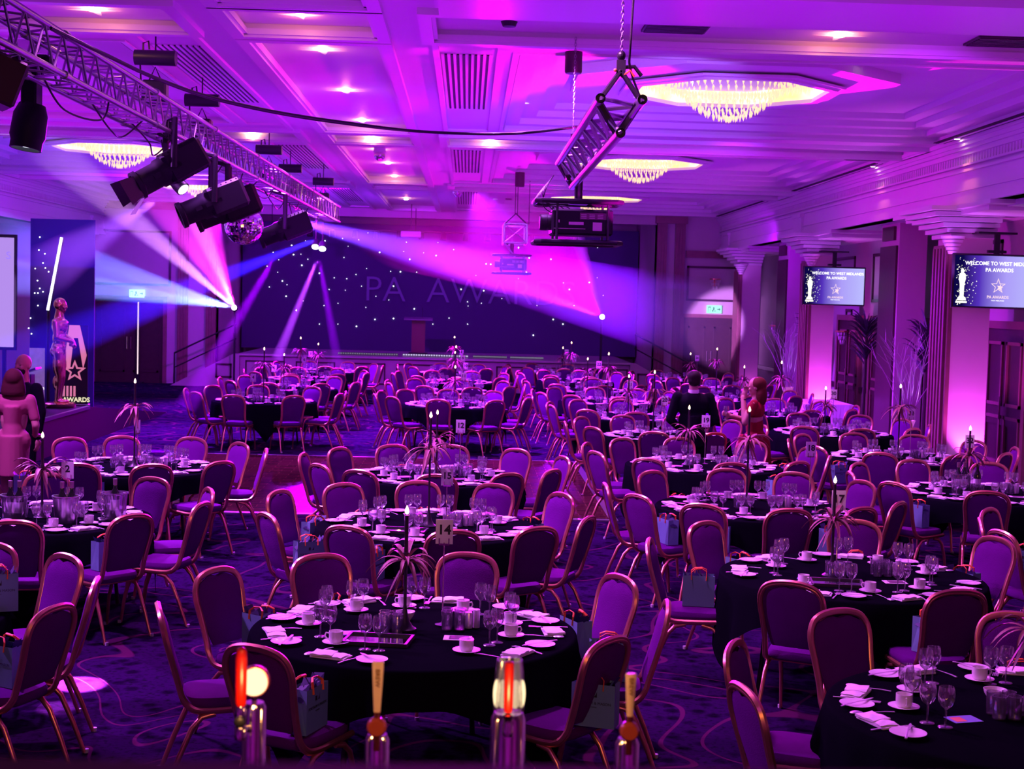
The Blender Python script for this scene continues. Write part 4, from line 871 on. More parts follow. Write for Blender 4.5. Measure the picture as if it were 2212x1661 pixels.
# projectors in tubular cages
def projector(t):
    MB().bevbox(-.30, .36, -.22, .22, -.14, .14, .02).build('projector_body', mat('projector_black', (.005, .004, .008), .5, spec=.2), t)
    MB().lathe([(0, -.42), (.07, -.42), (.085, -.36), (.085, -.28), (.06, -.27), (.06, -.2)], 20, RYm(PI/2) @ TR(0, 0, 0)).lathe([(.08, 0), (.09, .01), (.09, .08), (.07, .1)], 20, TR(-.42, 0, 0) @ RYm(PI/2)).build('lens', black_m, t, 40)
    b = MB()
    for z in (-.22, .22):
        b.tube([(-.42, -.27, z), (.4, -.27, z), (.45, -.22, z), (.45, .22, z), (.4, .27, z), (-.42, .27, z), (-.47, .22, z), (-.47, -.22, z)], .028, 8, closed=True)
    for x in (-.25, .3):
        for y in (-.25, .25): b.tube([(x, y, -.22), (x, y, .22)], .014, 6)
    b.build('cage', blackmetal, t, 40)
    b = MB(); b.tube([(0, 0, .22), (0, 0, .5)], .045, 10).box(-.1, .1, -.1, .1, .2, .26).tube([(-.15, 0, .5), (.1, 0, .55)], .018, 6).tube([(-.12, -.06, .48), (-.12, .06, .48)], .025, 6); b.build('clamp', blackmetal, t)
    b = MB(); b.box(-.12, .04, -.226, -.22, -.03, .0).box(.14, .24, -.226, -.22, -.09, .0).box(-.26, -.22, -.226, -.22, -.01, .02).box(-.28, .06, -.226, -.22, -.075, -.07); b.build('connector_panel', mat('port_plate', (.7, .5, .55), .4), t)
    b = MB(); b.box(-.0, .3, -.225, -.22, .03, .1); b.build('rating_label', mat('label_dark', (.16, .05, .1), .5), t)
    b = MB()
    for k in range(9): b.box(.01+.03*(k % 3)*3, .07+.03*(k % 3)*3, -.228, -.224, .04+.018*(k//3), .046+.018*(k//3))
    b.build('label_print', mat('label_print', (.6, .4, .45), .5), t)
pj = thing('video_projector', 'large black projector in a tubular cage under the triangular truss', 'projector', at(1248, 482, 13.85), .03); projector(pj); pj.scale = (.88, .88, .88)
t = pj.copy(); C.objects.link(t); t['label'] = 'distant hazy projector in a cage hanging in front of the star cloth'; t.location = at(1105, 571, 31)
for c in [c for c in bpy.data.objects if c.parent == pj]: d = c.copy(); C.objects.link(d); d.parent = t
t2 = thing('box_truss', 'short far truss with cross bracing above the distant projector', 'truss'); Z = at(1113, 505, 31); b = MB()
q = [Vector((Z.x+sx*.24, 30.8+sy*1.2, Z.z+sz*.2)) for sy in (0, 1) for sz in (-1, 1) for sx in (-1, 1)]
for i, j in ((0, 1), (2, 3), (0, 2), (1, 3), (0, 4), (1, 5), (2, 6), (3, 7), (4, 5), (6, 7), (4, 6), (5, 7)): b.tube([q[i], q[j]], .022, 6)
b.build('chords', alu, t2); MB().tube([q[0], q[3]], .014, 5).tube([q[1], q[2]], .014, 5).tube([q[0], (Z.x, 30.9, Z.z-.5)], .02, 5).build('cross_braces', alu, t2)
MB().tube([q[2], (Z.x, 30.8, Z.z+.42), q[3]], .02, 5).build('lifting_straps', black_m, t2)
for dx in (-.02, .03, .28): cable([(Z.x+dx, 30.8, Z.z+(.4 if dx < .2 else .2)), (Z.x+dx, 30.8, 5.15)], .008, 'long thin hanging wire above the distant projector, %s one' % {-.02: 'left', .03: 'middle', .28: 'right'}[dx]).__setitem__('group', 'wires above the distant projector')
# chain hoists hanging above the box truss
def hoist(t):
    MB().tube([(-.2, 0, .42), (.2, 0, .42)], .075, 14).build('motor', mat('hoist_black', (.02, .015, .035), .4), t, 40)
    MB().bevbox(-.12, .12, -.08, .08, -.02, .2, .02).build('hoist_body', MATS['hoist_black'], t); MB().tube([(0, 0, .48), (0, 0, 1.1)], .008, 5).build('hanging_rod', blackmetal, t)
    MB().tube([(-.12, 0, .48), (-.12, 0, .56), (-.07, 0, .58), (-.06, 0, .5)], .01, 6).tube([(-.15, 0, .4), (-.14, 0, .2), (-.16, 0, .05)], .009, 5).tube([(-.06, 0, .2), (0, 0, .33), (.06, 0, .2)], .008, 5).build('chain_bag_cords', blackmetal, t)
hp = thing('chain_hoist', 'x', 'hoist'); hoist(hp)
for (px, Y), lab in zip(((335, 14.3), (437, 17.2), (583, 22.5), (630, 25.5), (702, 28)), ('first and largest', 'second', 'third', 'fourth', 'fifth and farthest')):
    p = T0.lerp(T1, (Y-9.2)/19.4); x = at(px, 200, Y).x; dup(hp, (x, Y, p.z+.17), 0, 'black chain hoist standing above the box truss, %s from the front' % lab, 'chain hoists above the box truss')
# spotlights hanging under the box truss
def profile_spot(px, py, Y, d, lab, s=1, barn=False, lit=None):
    p = at(px, py, Y); t = thing('profile_spotlight', lab, 'stage light', p)
    M = Vector(d).to_track_quat('Z', 'Y').to_matrix().to_4x4() @ Matrix.Scale(s, 4)
    MB().bevbox(-.125, .125, -.14, .14, -.34, .03, .03, M).build('lamp_house', mat('spot_black', (.004, .003, .008), .55, spec=.25), t)
    MB().lathe([(.0, .0), (.125, .0), (.125, .08), (.11, .1), (.11, .26), (.125, .27), (.125, .31), (.1, .31), (.095, .2), (0, .2)], 18, M).build('lens_tube', MATS['spot_black'], t, 40)
    b = MB()
    for k in range(6): b.box(-.115, .115, -.135, .135, -.3+k*.05, -.29+k*.05, M)
    for k in range(3): b.box(.10, .125, -.02+.0*k, .02, -.1+.1*k, -.04+.1*k, M)
    b.build('cooling_fins', MATS['spot_black'], t)
    b = MB(); top = Vector((0, 0, .42*s)); a = M @ Vector((.15, 0, -.02)); c = M @ Vector((-.15, 0, -.02)); b.tube([a, (a.x, a.y, top.z), (c.x, c.y, top.z), c], .014, 6, flat=2.2); q_ = T0.lerp(T1, (Y-9.2)/19.4)+Vector((0, 0, -.15))-p; b.tube([((a.x+c.x)/2, (a.y+c.y)/2, top.z-.02), ((a.x+c.x)/2, (a.y+c.y)/2, q_.z-.06), (q_.x, q_.y, q_.z)], .022, 6); b.build('yoke', blackmetal, t)
    if barn:
        b = MB()
        for sx in (-1, 1): b.add([(sx*.11, -.09, .31), (sx*.11, .09, .31), (sx*.19, .11, .45), (sx*.19, -.11, .45)], [(0, 1, 2, 3)], M)
        b.add([(-.09, -.11, .31), (.09, -.11, .31), (.11, -.19, .45), (-.11, -.19, .45)], [(0, 1, 2, 3)], M); b.build('barn_doors', black_m, t)
    return t
profile_spot(362, 366, 14.2, (-.75, -.35, -.5), 'big black profile spotlight with barn doors, first under the box truss', 1.15, True)
profile_spot(455, 440, 15.6, (-.85, -.25, -.4), 'black profile spotlight second under the box truss, beside the mirror ball', 1.15)
profile_spot(488, 452, 16.8, (-.85, -.1, -.36), 'black profile spotlight third under the box truss, partly hidden behind the second', 1.2)
profile_spot(612, 497, 21, (-.85, -.1, -.36), 'black profile spotlight below and right of the mirror ball', 1.2)
def wash(px, py, Y, lab, lens_m=None, tilt=.25):
    p = at(px, py, Y); t = thing('moving_head_light', lab, 'stage light', p)
    MB().bevbox(-.16, .16, -.12, .12, .3, .42, .02).build('base', mat('spot_black', (.004, .003, .008), .55, spec=.25), t); MB().bevbox(-.06, .06, -.09, .09, 0, .32, .015).build('yoke', MATS['spot_black'], t)
    M = RYm(tilt) @ RXm(-.1); MB().lathe([(0, .05), (.1, .05), (.13, -.03), (.135, -.2), (.12, -.24), (.12, -.3), (.105, -.3), (.1, -.26), (0, -.26)], 18, M).build('lamp_head', MATS['spot_black'], t, 40)
    MB().lathe([(0, -.27), (.1, -.27)], 16, M).build('lens', lens_m or MATS['led_white'], t)
    MB().tube([(0, 0, .42), (.05, 0, .5), (.1, 0, .56)], .025, 6).build('clamp', alu, t); return t
wash(68, 240, 11.3, 'black moving head light hanging at the far left of the box truss, lens pointing down', MATS['led_white'], .12)
t = thing('loudspeaker', 'corner of a dark red loudspeaker at the upper left edge', 'loudspeaker', at(-12, 170, 9.8), .5); MB().bevbox(-.16, .16, -.15, .15, -.16, .16, .02, RYm(.35)).build('cabinet', mat('dark_red_cabinet', (.03, .002, .006), .5), t)
p = at(392, 405, 15.0); t = thing('wash_light', 'small lit lamp with a glowing white lens tucked behind the barn door spotlight', 'stage light', p)
M = Vector((.75, -.45, -.7)).to_track_quat('Z', 'Y').to_matrix().to_4x4(); MB().lathe([(0, -.2), (.06, -.2), (.075, -.05), (.075, .03), (.065, .03), (.0, .03)], 18, M).build('lamp_housing', MATS['spot_black'], t, 40); MB().lathe([(0, .035), (.062, .035)], 16, M).build('lens', glow('lilac_lens', (.8, .6, 1), 5), t); MB().tube([(0, 0, .1), (-.1, 0, .62)], .02, 6).build('bracket', blackmetal, t)
for px, py, Y, lab in ((697, 531, 34, 'bright round moving head lamp before the star cloth, right of the pair'), (682, 527, 34.5, 'bright round moving head lamp before the star cloth, left of the pair')):
    p = at(px, py, Y); t = thing('moving_head_light', lab, 'stage light', p); MB().lathe([(0, .1), (.08, .1), (.1, 0), (.1, -.1), (.0, -.1)], 16, RXm(-.8)).build('lamp_head', MATS['spot_black'], t, 40); MB().lathe([(0, -.105), (.085, -.105)], 16, RXm(-.8)).build('lens', MATS['led_white'], t); MB().tube([(0, 0, .05), (0, 0, 5.1-p.z)], .02, 6).build('drop_pole', blackmetal, t)
for px, py, lab in ((507, 666, 'moving head light at the left front of the main stage'), (1300, 686, 'moving head light at the right front of the main stage')):
    p = at(px, py, 39.6); t = thing('moving_head_light', lab, 'stage light', p); MB().ell((0, 0, 0), (.09, .09, .09)).build('lamp_head', MATS['spot_black'], t, 60); MB().lathe([(0, 0), (.07, 0)], 14, TR(0, -.1, .02) @ RXm(PI/2)).build('lens', glow('hot_lens', (1, .75, 1), 12), t)
    MB().tube([(0, .03, -.05), (0, .03, -p.z+.05)], .03, 6).lathe([(0, 0), (.25, 0), (.25, .04), (0, .04)], 14, TR(0, .03, -p.z+.005)).build('stand', black_m, t)
# mirror ball
p = at(527, 487, 17.6); t = thing('mirror_ball', 'glittering mirror ball hanging below the spotlights on the box truss', 'mirror ball', p)
b = MB(); vs = []; R = .235; nr = 22
for k in range(nr+1):
    ph = -PI/2+PI*k/nr
    for i in range(44): a = 2*PI*i/44; vs.append((R*math.cos(a)*math.cos(ph), R*math.sin(a)*math.cos(ph), R*math.sin(ph)))
b.add(vs, [(k*44+i, k*44+(i+1) % 44, (k+1)*44+(i+1) % 44, (k+1)*44+i) for k in range(nr) for i in range(44)])
mm2 = mat('mirror_tiles', (.9, .9, .95), .05, metal=1); nt = mm2.node_tree; bb = nt.nodes['Principled BSDF']; gN = nt.nodes.new('ShaderNodeTexVoronoi'); gN.inputs['Scale'].default_value = 32; tcN = nt.nodes.new('ShaderNodeTexCoord'); nt.links.new(tcN.outputs['Object'], gN.inputs['Vector'])
vm = nt.nodes.new('ShaderNodeVectorMath'); vm.operation = 'SUBTRACT'; vm.inputs[1].default_value = (.5, .5, .5); nt.links.new(gN.outputs['Color'], vm.inputs[0]); sc_ = nt.nodes.new('ShaderNodeVectorMath'); sc_.operation = 'SCALE'; sc_.inputs['Scale'].default_value = .7; nt.links.new(vm.outputs[0], sc_.inputs[0])
ge = nt.nodes.new('ShaderNodeNewGeometry'); ad = nt.nodes.new('ShaderNodeVectorMath'); ad.operation = 'ADD'; nt.links.new(ge.outputs['Normal'], ad.inputs[0]); nt.links.new(sc_.outputs[0], ad.inputs[1]); nrm = nt.nodes.new('ShaderNodeVectorMath'); nrm.operation = 'NORMALIZE'; nt.links.new(ad.outputs[0], nrm.inputs[0]); nt.links.new(nrm.outputs[0], bb.inputs['Normal'])
b.build('mirrored_sphere', mm2, t); MB().tube([(0, 0, R), (-.12, 0, .74)], .006, 5).lathe([(0, 0), (.04, 0), (.04, .05), (0, .05)], 10, TR(0, 0, R-.01)).build('hanging_wire', chrome, t)
p = at(765, 498, 34); t = thing('mirror_ball', 'small distant mirror ball by the ceiling right of the centre beam', 'mirror ball', at(989, 415, 33)); MB().ell((0, 0, 0), (.12, .12, .12), None, 20, 12).build('mirrored_sphere', mm2, t); MB().tube([(0, 0, .1), (0, 0, .3)], .006, 5).build('hanging_wire', chrome, t)
# ceiling loudspeakers
for px, py, Y, r, hh_, lab in ((1239, 133, 14.6, .088, .24, 'black cylindrical loudspeaker hanging from the ceiling beside the triangular truss'), (1123, 388, 30, .1, .3, 'far cylindrical loudspeaker hanging behind the wires'), (1098, 424, 39, .1, .17, 'farthest small cylindrical loudspeaker on the ceiling')):
    p = at(px, py, Y); t = thing('hanging_loudspeaker', lab, 'loudspeaker', p); MB().lathe([(0, -hh_/2), (r*.9, -hh_/2), (r, -hh_/2+.02), (r, hh_/2), (0, hh_/2)], 24).build('cabinet', black_m, t, 40); MB().tube([(0, 0, hh_/2), (0, 0, max(hh_/2+.01, 5.1-p.z))], .02, 6).build('mount', black_m, t)
# distant lighting bar over the stage with small lamps
t = thing('lighting_bar', 'dim lighting bar with small lamps across the top of the stage opening', 'stage light', (-1.5, 40.4, 4.45)); b = MB(); b.tube([(-5.2, 0, 0), (4.8, 0, 0)], .03, 6)
for k in range(16): b.lathe([(0, .05), (.07, .04), (.09, -.16), (0, -.16)], 10, TR(-4.8+k*.62, 0, -.05) @ RXm((-1)**k*.25))
for x in (-4, 0, 4): b.tube([(x, 0, 0), (x, 0, .65)], .012, 5)
b.build('bar', black_m, t)

# ---------------------------------------------------------------- light beams in stage haze
def beam(src, dst, deg, col, power, dens, r0b=.06, name='light_beam_haze', lab=None, ext=.0, g=.3):
    a = Vector(src); b_ = Vector(dst); b_ = b_+(b_-a)*ext; L = (b_-a).length; d = (b_-a).normalized(); a = a+d*.3; L -= .3; half = math.radians(deg)/2
    M = d.to_track_quat('-Z', 'Y').to_matrix().to_4x4(); M.translation = a
    back = r0b/math.tan(half)
    mt = bpy.data.materials.new('haze'); mt.use_nodes = True; nt = mt.node_tree; nt.nodes.clear()
    v = nt.nodes.new('ShaderNodeVolumeScatter'); o = nt.nodes.new('ShaderNodeOutputMaterial'); v.inputs['Color'].default_value = (*[.25+.75*c for c in col], 1); v.inputs['Density'].default_value = dens*DENS; v.inputs['Anisotropy'].default_value = g; nt.links.new(v.outputs[0], o.inputs['Volume'])
    q = MB(); k = 1.04; q.lathe([(0, -L), ((r0b+L*math.tan(half))*k, -L), (r0b*k, -.11), (0, -.11)], 20)
    ob = q.build(name, mt); ob.matrix_world = M; ob['label'] = lab; ob['category'] = 'light beam'; ob['kind'] = 'stuff'
    l = light('SPOT', 'beam_lamp', a-d*max(0, back-.1)*0 , col, power*BEAM, d, .04, cone=deg+2*math.degrees(math.atan(r0b/L)), blend=.35)
    return ob
SL = at(507, 665, 39.5); SR = at(1300, 685, 39.5)
if BEAMS:
    beam(SL, at(95, 310, 24.5), 2.6, (.85, .4, 1), 9000, .3, lab='narrow bright lilac light beam rising from the left stage lamp to the upper left')
    beam(SL, at(-20, 505, 28), 5, (.25, .3, 1), 12000, .2, lab='pale blue beam from the left stage lamp, upper one of the blue pair')
    beam(SL, at(-20, 590, 29), 4, (.3, .42, 1), 12000, .2, lab='pale blue beam from the left stage lamp, lower one of the blue pair')
    beam(SL, at(300, 360, 27), 4, (1, .1, .9), 7000, .2, lab='pink beam fanning up from the left stage lamp towards the spotlights')
    beam(SL, at(395, 400, 30), 3.2, (1, .25, 1), 6000, .25, lab='pink beam from the left stage lamp passing left of the mirror ball')
    beam(SL, at(440, 470, 33), 5, (1, .05, .8), 4000, .25, lab='steep pink beam from the left stage lamp just beneath the mirror ball')
    beam(SR, at(1092, 480, 32), 21, (1, .0, .75), 1000, .13, ext=.5, lab='wide magenta beam fanning up and left from the right stage lamp')
    beam(SR, at(1243, 500, 34), 2.4, (1, .4, 1), 260, .3, ext=.4, lab='bright right edge of the magenta fan below the big projector')
    beam(SR, at(900, 530, 30), 4, (1, .1, 1), 2400, .2, lab='low pink beam from the right stage lamp crossing the violet beam')
    beam(at(575, 462, 21.5), at(1575, 712, 40.8), 6.5, (.3, .08, 1), 30000, .26, lab='broad violet beam crossing the hall from the box truss down to the right door')
    beam(at(697, 532, 33.8), at(598, 775, 35), 3.2, (.6, .12, 1), 8000, .35, lab='violet beam dropping from the right lamp of the lit pair to the stage steps')
    beam(at(684, 530, 34.3), at(733, 800, 36), 3.2, (.5, .0, 1), 3000, .35, lab='dim violet beam dropping steeply beside the word on the star cloth')
    beam(at(620, 512, 24), at(400, 880, 23.5), 5, (.5, .0, 1), 2600, .3, lab='dim wide violet beam falling left towards the seats at table four')
    beam(at(690, 515, 33), at(-40, 800, 21), 3.4, (.06, .02, 1), 14000, .16, lab='deep blue beam crossing low behind the golden statue to the left edge')
    beam(at(350, 425, 15.6), at(90, 590, 22), 6, (.5, .2, 1), 4500, .16, lab='short pale beam from beneath the barn door spotlight towards the led tube')
# hard white spots on the floor and chairs
light('SPOT', 'floor_spot', at(66, 335, 11.3), (1, .35, 1), 90000*SPOTS, atz(170, 1478, 0)-at(66, 335, 11.3), .03, cone=4.6, blend=.25)
light('SPOT', 'floor_spot', at(700, 470, 29), (1, .4, 1), 1300*SPOTS, atz(747, 930, 0)-at(700, 470, 29), .03, cone=2.6, blend=.3)
light('SPOT', 'chair_spot', at(700, 470, 28), (1, .5, 1), 700*SPOTS, atz(403, 855, .8)-at(700, 470, 28), .03, cone=2, blend=.3)
light('SPOT', 'floor_spot', at(620, 470, 24), (1, .5, 1), 500*SPOTS, atz(340, 958, 0)-at(620, 470, 24), .03, cone=1.6, blend=.3)
light('SPOT', 'chair_spot', at(66, 335, 11.3), (1, .4, 1), 9000*SPOTS, atz(112, 1290, .6)-at(66, 335, 11.3), .03, cone=3.4, blend=.6)
# pink profile light raking the right part of the ceiling
light('SPOT', 'ceiling_streak', (3.1, 22.0, 4.2), (1, .0, .6), 2600*STREAK, Vector((5.2, 15.6, 5.2))-Vector((3.1, 22.0, 4.2)), .03, cone=15, blend=.15)

# ---------------------------------------------------------------- bar in the foreground: beer fonts and balcony rail
bar_m = mat('bar_counter', (.03, .015, .015), .25)
bc = MB(); bc.bevbox(-2.2, 3, 2.5, 3.35, 1.06, 1.12, .015); o = tag(bc.build('bar_counter', bar_m), 'dark polished bar counter below the frame edge, carrying the beer fonts', 'counter')
MB().box(-2.1, 2.9, 2.6, 3.25, 0, 1.06).build('counter_body', dark_wood, o)
def font(px, Y=3.0, h_top=1.58): return at(px, 1600, Y).x
def handle(t, prof, m_, x, z, y=-.06, flat=.55):
    MB().lathe(prof, 18, TR(x, y, z) @ Matrix.Diagonal((1, flat, 1, 1))).build('tap_handle', m_, t, 50)
red_m = mat('red_handle', (.4, .005, .0), .35, coat=.3); cream_m = mat('cream_handle', (.8, .6, .45), .4)
lens_g = glow('lit_lens', (1, .74, .4), 1.7); lens_r = glow('lit_lens_rim', (1, .25, .12), 1.4)
def zpx(py, Y): return EYE.z-(py-645)*Y/FPX
Yb = 3.0
def tap_block(t, x, ztop, r=.03):
    z0 = 1.12; b = MB(); b.lathe([(.0, z0), (r+.012, z0), (r+.012, z0+.02), (r, z0+.03), (r, ztop-.012), (r-.006, ztop), (0, ztop)], 24, TR(x, 0, 0)); b.build('font_column', chrome, t, 40)
# first font: round lit lens on a chrome column with a red handle in front
x = font(548); t = thing('beer_font', 'beer font with a red handle beside a round glowing lens, leftmost on the bar', 'beer tap', (0, Yb, 0))
tap_block(t, x, zpx(1532, Yb), .026); zc = zpx(1485, Yb)
MB().lathe([(0, -.012), (.031, -.012), (.034, 0), (.031, .012), (0, .012)], 28, TR(x, 0, zc) @ RXm(PI/2)).build('lens_rim', mat('lens_rim', (.8, .2, .15), .2, metal=.6), t, 40)
MB().lathe([(0, .0125), (.029, .0125)], 28, TR(x, 0, zc) @ RXm(PI/2)).build('glowing_lens', lens_g, t); MB().cyl((x, 0, zc-.03), (x, 0, zpx(1534, Yb)), .006).build('lens_stem', chrome, t)
xh = at(521, 1480, 2.94).x
handle(t, [(0, 0), (.009, .0), (.0115, .008), (.0122, .1), (.0105, .116), (.006, .122), (0, .123)], red_m, xh, zpx(1541, 2.94), -.06, .8)
MB().lathe([(0, -.07), (.013, -.07), (.013, -.045), (.009, -.04), (.014, -.02), (.008, 0), (0, 0)], 16, TR(xh, -.06, zpx(1541, 2.94))).tube([(xh, -.06, zpx(1575, Yb)), (xh+.02, 0, zpx(1590, Yb))], .009, 8).build('tap_valve', chrome, t, 50); MB().ell((xh, -.075, zpx(1572, 2.94)), (.012, .008, .012)).build('valve_button', black_m, t, 50)
# two cream handles on small round knobs
for px, top, lab in ((815, 1428, 'slim cream beer tap handle on a brown knob, left one of the two'), (1355, 1446, 'slim cream beer tap handle on a brown knob, right one of the two')):
    x = font(px); t = thing('beer_tap', lab, 'beer tap', (0, Yb, 0)); zt = zpx(top, Yb); zb = zpx(1540, Yb)
    handle(t, [(0, 0), (.007, .0), (.0105, .06), (.0125, zt-zb-.004), (.011, zt-zb), (0, zt-zb)], cream_m, x, zb, -.03, .8)
    text('lettering', 'BREW', .014, mat('handle_print', (.25, .12, .05), .5), TR(x, -.0412, (zt+zb)/2+.02) @ RYm(PI/2) @ UPRIGHT, t)
    kz = zpx(1573, Yb); MB().lathe([(0, -.014), (.016, -.014), (.021, -.006), (.021, .006), (.016, .014), (0, .014)], 22, TR(x, -.03, kz) @ RXm(PI/2)).build('round_knob', mat('brown_knob', (.35, .06, .02), .25, coat=.5), t, 40)
    MB().tube([(x, -.03, zb), (x, -.03, kz)], .007, 8).tube([(x, -.03, kz), (x, -.03, zpx(1625, Yb))], .007, 8).build('tap_stem', mat('copper', (.8, .25, .1), .25, metal=1), t, 50)
    tap_block(t, x, zpx(1598, Yb), .026)
# tall font with a glass chimney, four lit lenses and a red handle
x = font(1097); t = thing('beer_font', 'chrome beer font with clear chimney, glowing lenses and a red handle at the centre', 'beer tap', (0, Yb, 0)); tap_block(t, x, zpx(1545, Yb), .037)
MB().lathe([(.033, zpx(1540, Yb)), (.034, zpx(1500, Yb)), (.027, zpx(1428, Yb)), (.025, zpx(1428, Yb)), (.031, zpx(1500, Yb)), (.03, zpx(1540, Yb))], 24, TR(x, 0, 0)).build('glass_chimney', glass, t, 60)
for dx, wd in ((-.026, .008), (-.014, .012), (.013, .012), (.026, .008)):
    MB().ell((0, 0, 0), (wd, .005, .031), TR(x+dx, -.012-(.012-abs(dx)*.4), zpx(1500, Yb)), 18, 12).build('glowing_lens', lens_g, t, 60)
xh = at(1099, 1480, 2.93).x; handle(t, [(0, 0), (.008, .0), (.0095, .01), (.0105, .09), (.0095, .105), (0, .108)], red_m, xh, zpx(1545, 2.93), -.07, .8)
MB().lathe([(0, -.05), (.012, -.05), (.012, -.03), (.008, -.02), (.012, -.006), (0, 0)], 16, TR(xh, -.07, zpx(1545, 2.93))).tube([(xh, -.07, zpx(1575, Yb)), (xh, 0, zpx(1585, Yb))], .009, 8).build('tap_valve', chrome, t, 50)
for x_, cz in ((font(545), 1480), (font(1097), 1500)): light('POINT', 'font_glow', (x_, Yb-.14, zpx(cz, Yb)), (1, .45, .15), 1.1, size=.02)  # lamps added in front of the lenses to warm the handles
rl = tag(MB().bevbox(-1.5, 1.5, .78, .92, 2.17, 2.284, .02).build('balcony_rail', mat('rail_wood', (.004, .002, .002), .7, spec=.03)), 'dark polished rail running along the bottom edge of the view', 'rail')
MB().box(-1.5, 1.5, .82, .88, 0, 2.17).build('rail_panel', dark_wood, rl)
# ---------------------------------------------------------------- banquet chair
def chair_geo():
    fr = MB()
    side = [(.205, .20, .425), (.208, .05, .418), (.21, -.10, .415), (.208, -.17, .43), (.200, -.215, .48), (.196, -.24, .56), (.205, -.275, .68), (.218, -.305, .79), (.205, -.32, .86), (.165, -.33, .905), (.09, -.335, .928)]
    path = side+[(0, -.337, .934)]+[(-x, y, z) for x, y, z in side[::-1]]
    P = [Vector(p) for p in path]; out = []
    for i in range(len(P)-1):
        a, b, c, d = P[max(i-1, 0)], P[i], P[i+1], P[min(i+2, len(P)-1)]
        for k in range(3):
            u = k/3; out.append(.5*((2*b)+(c-a)*u+(2*a-5*b+4*c-d)*u*u+(d-a+3*(b-c))*u**3))
    out.append(P[-1])
    # oval reeded section: swept by hand so that the wide side faces front and back
    n = 10; vs = []; fs = []
    for i, p in enumerate(out):
        t = (out[min(i+1, len(out)-1)]-out[max(i-1, 0)]).normalized(); cx = Vector((0, -.3, .68)) if p.z > .5 else Vector((0, p.y, .3))
        inn = (cx-p); inn.x = -p.x if p.z < .86 else inn.x; inn = (inn-t*inn.dot(t)).normalized(); q = t.cross(inn)
        sec = [(-.5, .9), (-.15, 1), (.0, .86), (.15, 1), (.5, .9), (.8, .4), (.8, -.4), (.5, -.9), (-.5, -.9), (-.8, 0)]
        for u, v in sec: vs.append(p+inn*u*.025+q*v*.016)
    L = len(out)
    for i in range(L-1):
        for k in range(n): l = (k+1) % n; fs.append((i*n+k, i*n+l, (i+1)*n+l, (i+1)*n+k))
    fs += [tuple(range(n))[::-1], tuple((L-1)*n+k for k in range(n))]
    fr.add(vs, fs); fr.tube([(-.2, .18, .418), (.2, .18, .418)], .011, 6).tube([(-.2, -.12, .41), (.2, -.12, .41)], .011, 6)
    legs = []
    for s in (-1, 1):
        legs.append(MB().tube([(s*.207, .06, .40), (s*.209, .13, .385), (s*.211, .175, .34), (s*.215, .215, .22), (s*.22, .245, 0.005)], [.015, .0155, .0155, .0145, .012], 8))
        legs.append(MB().tube([(s*.207, -.05, .40), (s*.209, -.12, .385), (s*.211, -.17, .33), (s*.216, -.235, .18), (s*.222, -.30, 0.005)], [.015, .0155, .0155, .0145, .012], 8))
    st = MB(); st_v = []
    outl = []
    for i in range(28):
        a = 2*PI*i/28; c, s_ = math.cos(a), math.sin(a); outl.append((.213*math.copysign(abs(c)**.45, c), .01+.215*math.copysign(abs(s_)**.5, s_)))
    lay = [(.94, .425), (1, .437), (1.01, .462), (.97, .483), (.8, .492), (.0, .497)]
    for k, z in lay: st_v += [(x*k, y*k, z) for x, y in outl]
    st.add(st_v, [(j*28+i, j*28+(i+1) % 28, (j+1)*28+(i+1) % 28, (j+1)*28+i) for j in range(5) for i in range(28)]+[tuple(range(28))[::-1]])
    bk = MB(); N = 13; Z = [.52+.385*i/N for i in range(N+1)]
    def half(z):
        pts = [(.52, .150), (.56, .166), (.62, .178), (.68, .188), (.74, .197), (.79, .201), (.83, .196), (.86, .183), (.885, .155), (.9, .12), (.908, .07)]
        for (a, wa), (b, wb) in zip(pts, pts[1:]):
            if a <= z <= b: return wa+(wb-wa)*(z-a)/(b-a)
        return .07
    def yy(z): return -.215-(z-.5)*.32 if z < .7 else -.279-(z-.7)*.24
    Mx = 8
    def dip(z, u): return 0
    for face, off in ((0, .024), (1, -.016)):
        vs = []
        for i, z in enumerate(Z):
            hw = half(z)
            for k in range(Mx+1):
                u = -1+2*k/Mx; bul = off*(1-abs(u)**3)*(.35+.65*min(1, (i+.4)/2, (N-i+.4)/2)); zz = z
                if i == N: zz = z-.0+.01*(1-u*u)-.016*math.exp(-(u/.35)**2)
                vs.append((u*hw, yy(z)+bul+(.004 if face == 0 else -.004), zz))
        bk.add(vs, [((i*(Mx+1)+k), (i*(Mx+1)+k+1), ((i+1)*(Mx+1)+k+1), ((i+1)*(Mx+1)+k)) for i in range(N) for k in range(Mx)])
    return fr, legs, st, bk
fr, legs, st, bk = chair_geo()
for q in [fr, st, bk]+legs: q.v = [(p[0]*.9, p[1], p[2]) for p in q.v]
CH = thing('banquet_chair', 'x', 'chair')
fr.build('back_frame', gold, CH, 50); st.build('seat', fabric, CH, 50); bk.build('backrest', fabric, CH, 60)
foot = MB().lathe([(0, 0), (.013, 0), (.014, .02), (0, .02)], 8)
for l in legs:
    o = l.build('leg', gold, CH, 50); x, y, z = l.v[-1]; MB().lathe([(0, 0), (.014, 0), (.015, .022), (.0, .022)], 8, TR(x-.0, y, 0)).build('rubber_foot', mat('grey_rubber', (.5, .5, .55), .4), o)
# far version: same shapes as one mesh
one = MB()
one.cur = 0; one.add(fr.v, fr.f)
for l in legs: one.add(l.v, l.f)
one.cur = 1; one.add(st.v, st.f); one.add(bk.v, bk.f)
CHF = one.build('banquet_chair', [gold, fabric], None, 50); CHF['category'] = 'chair'; CHF['label'] = 'x'

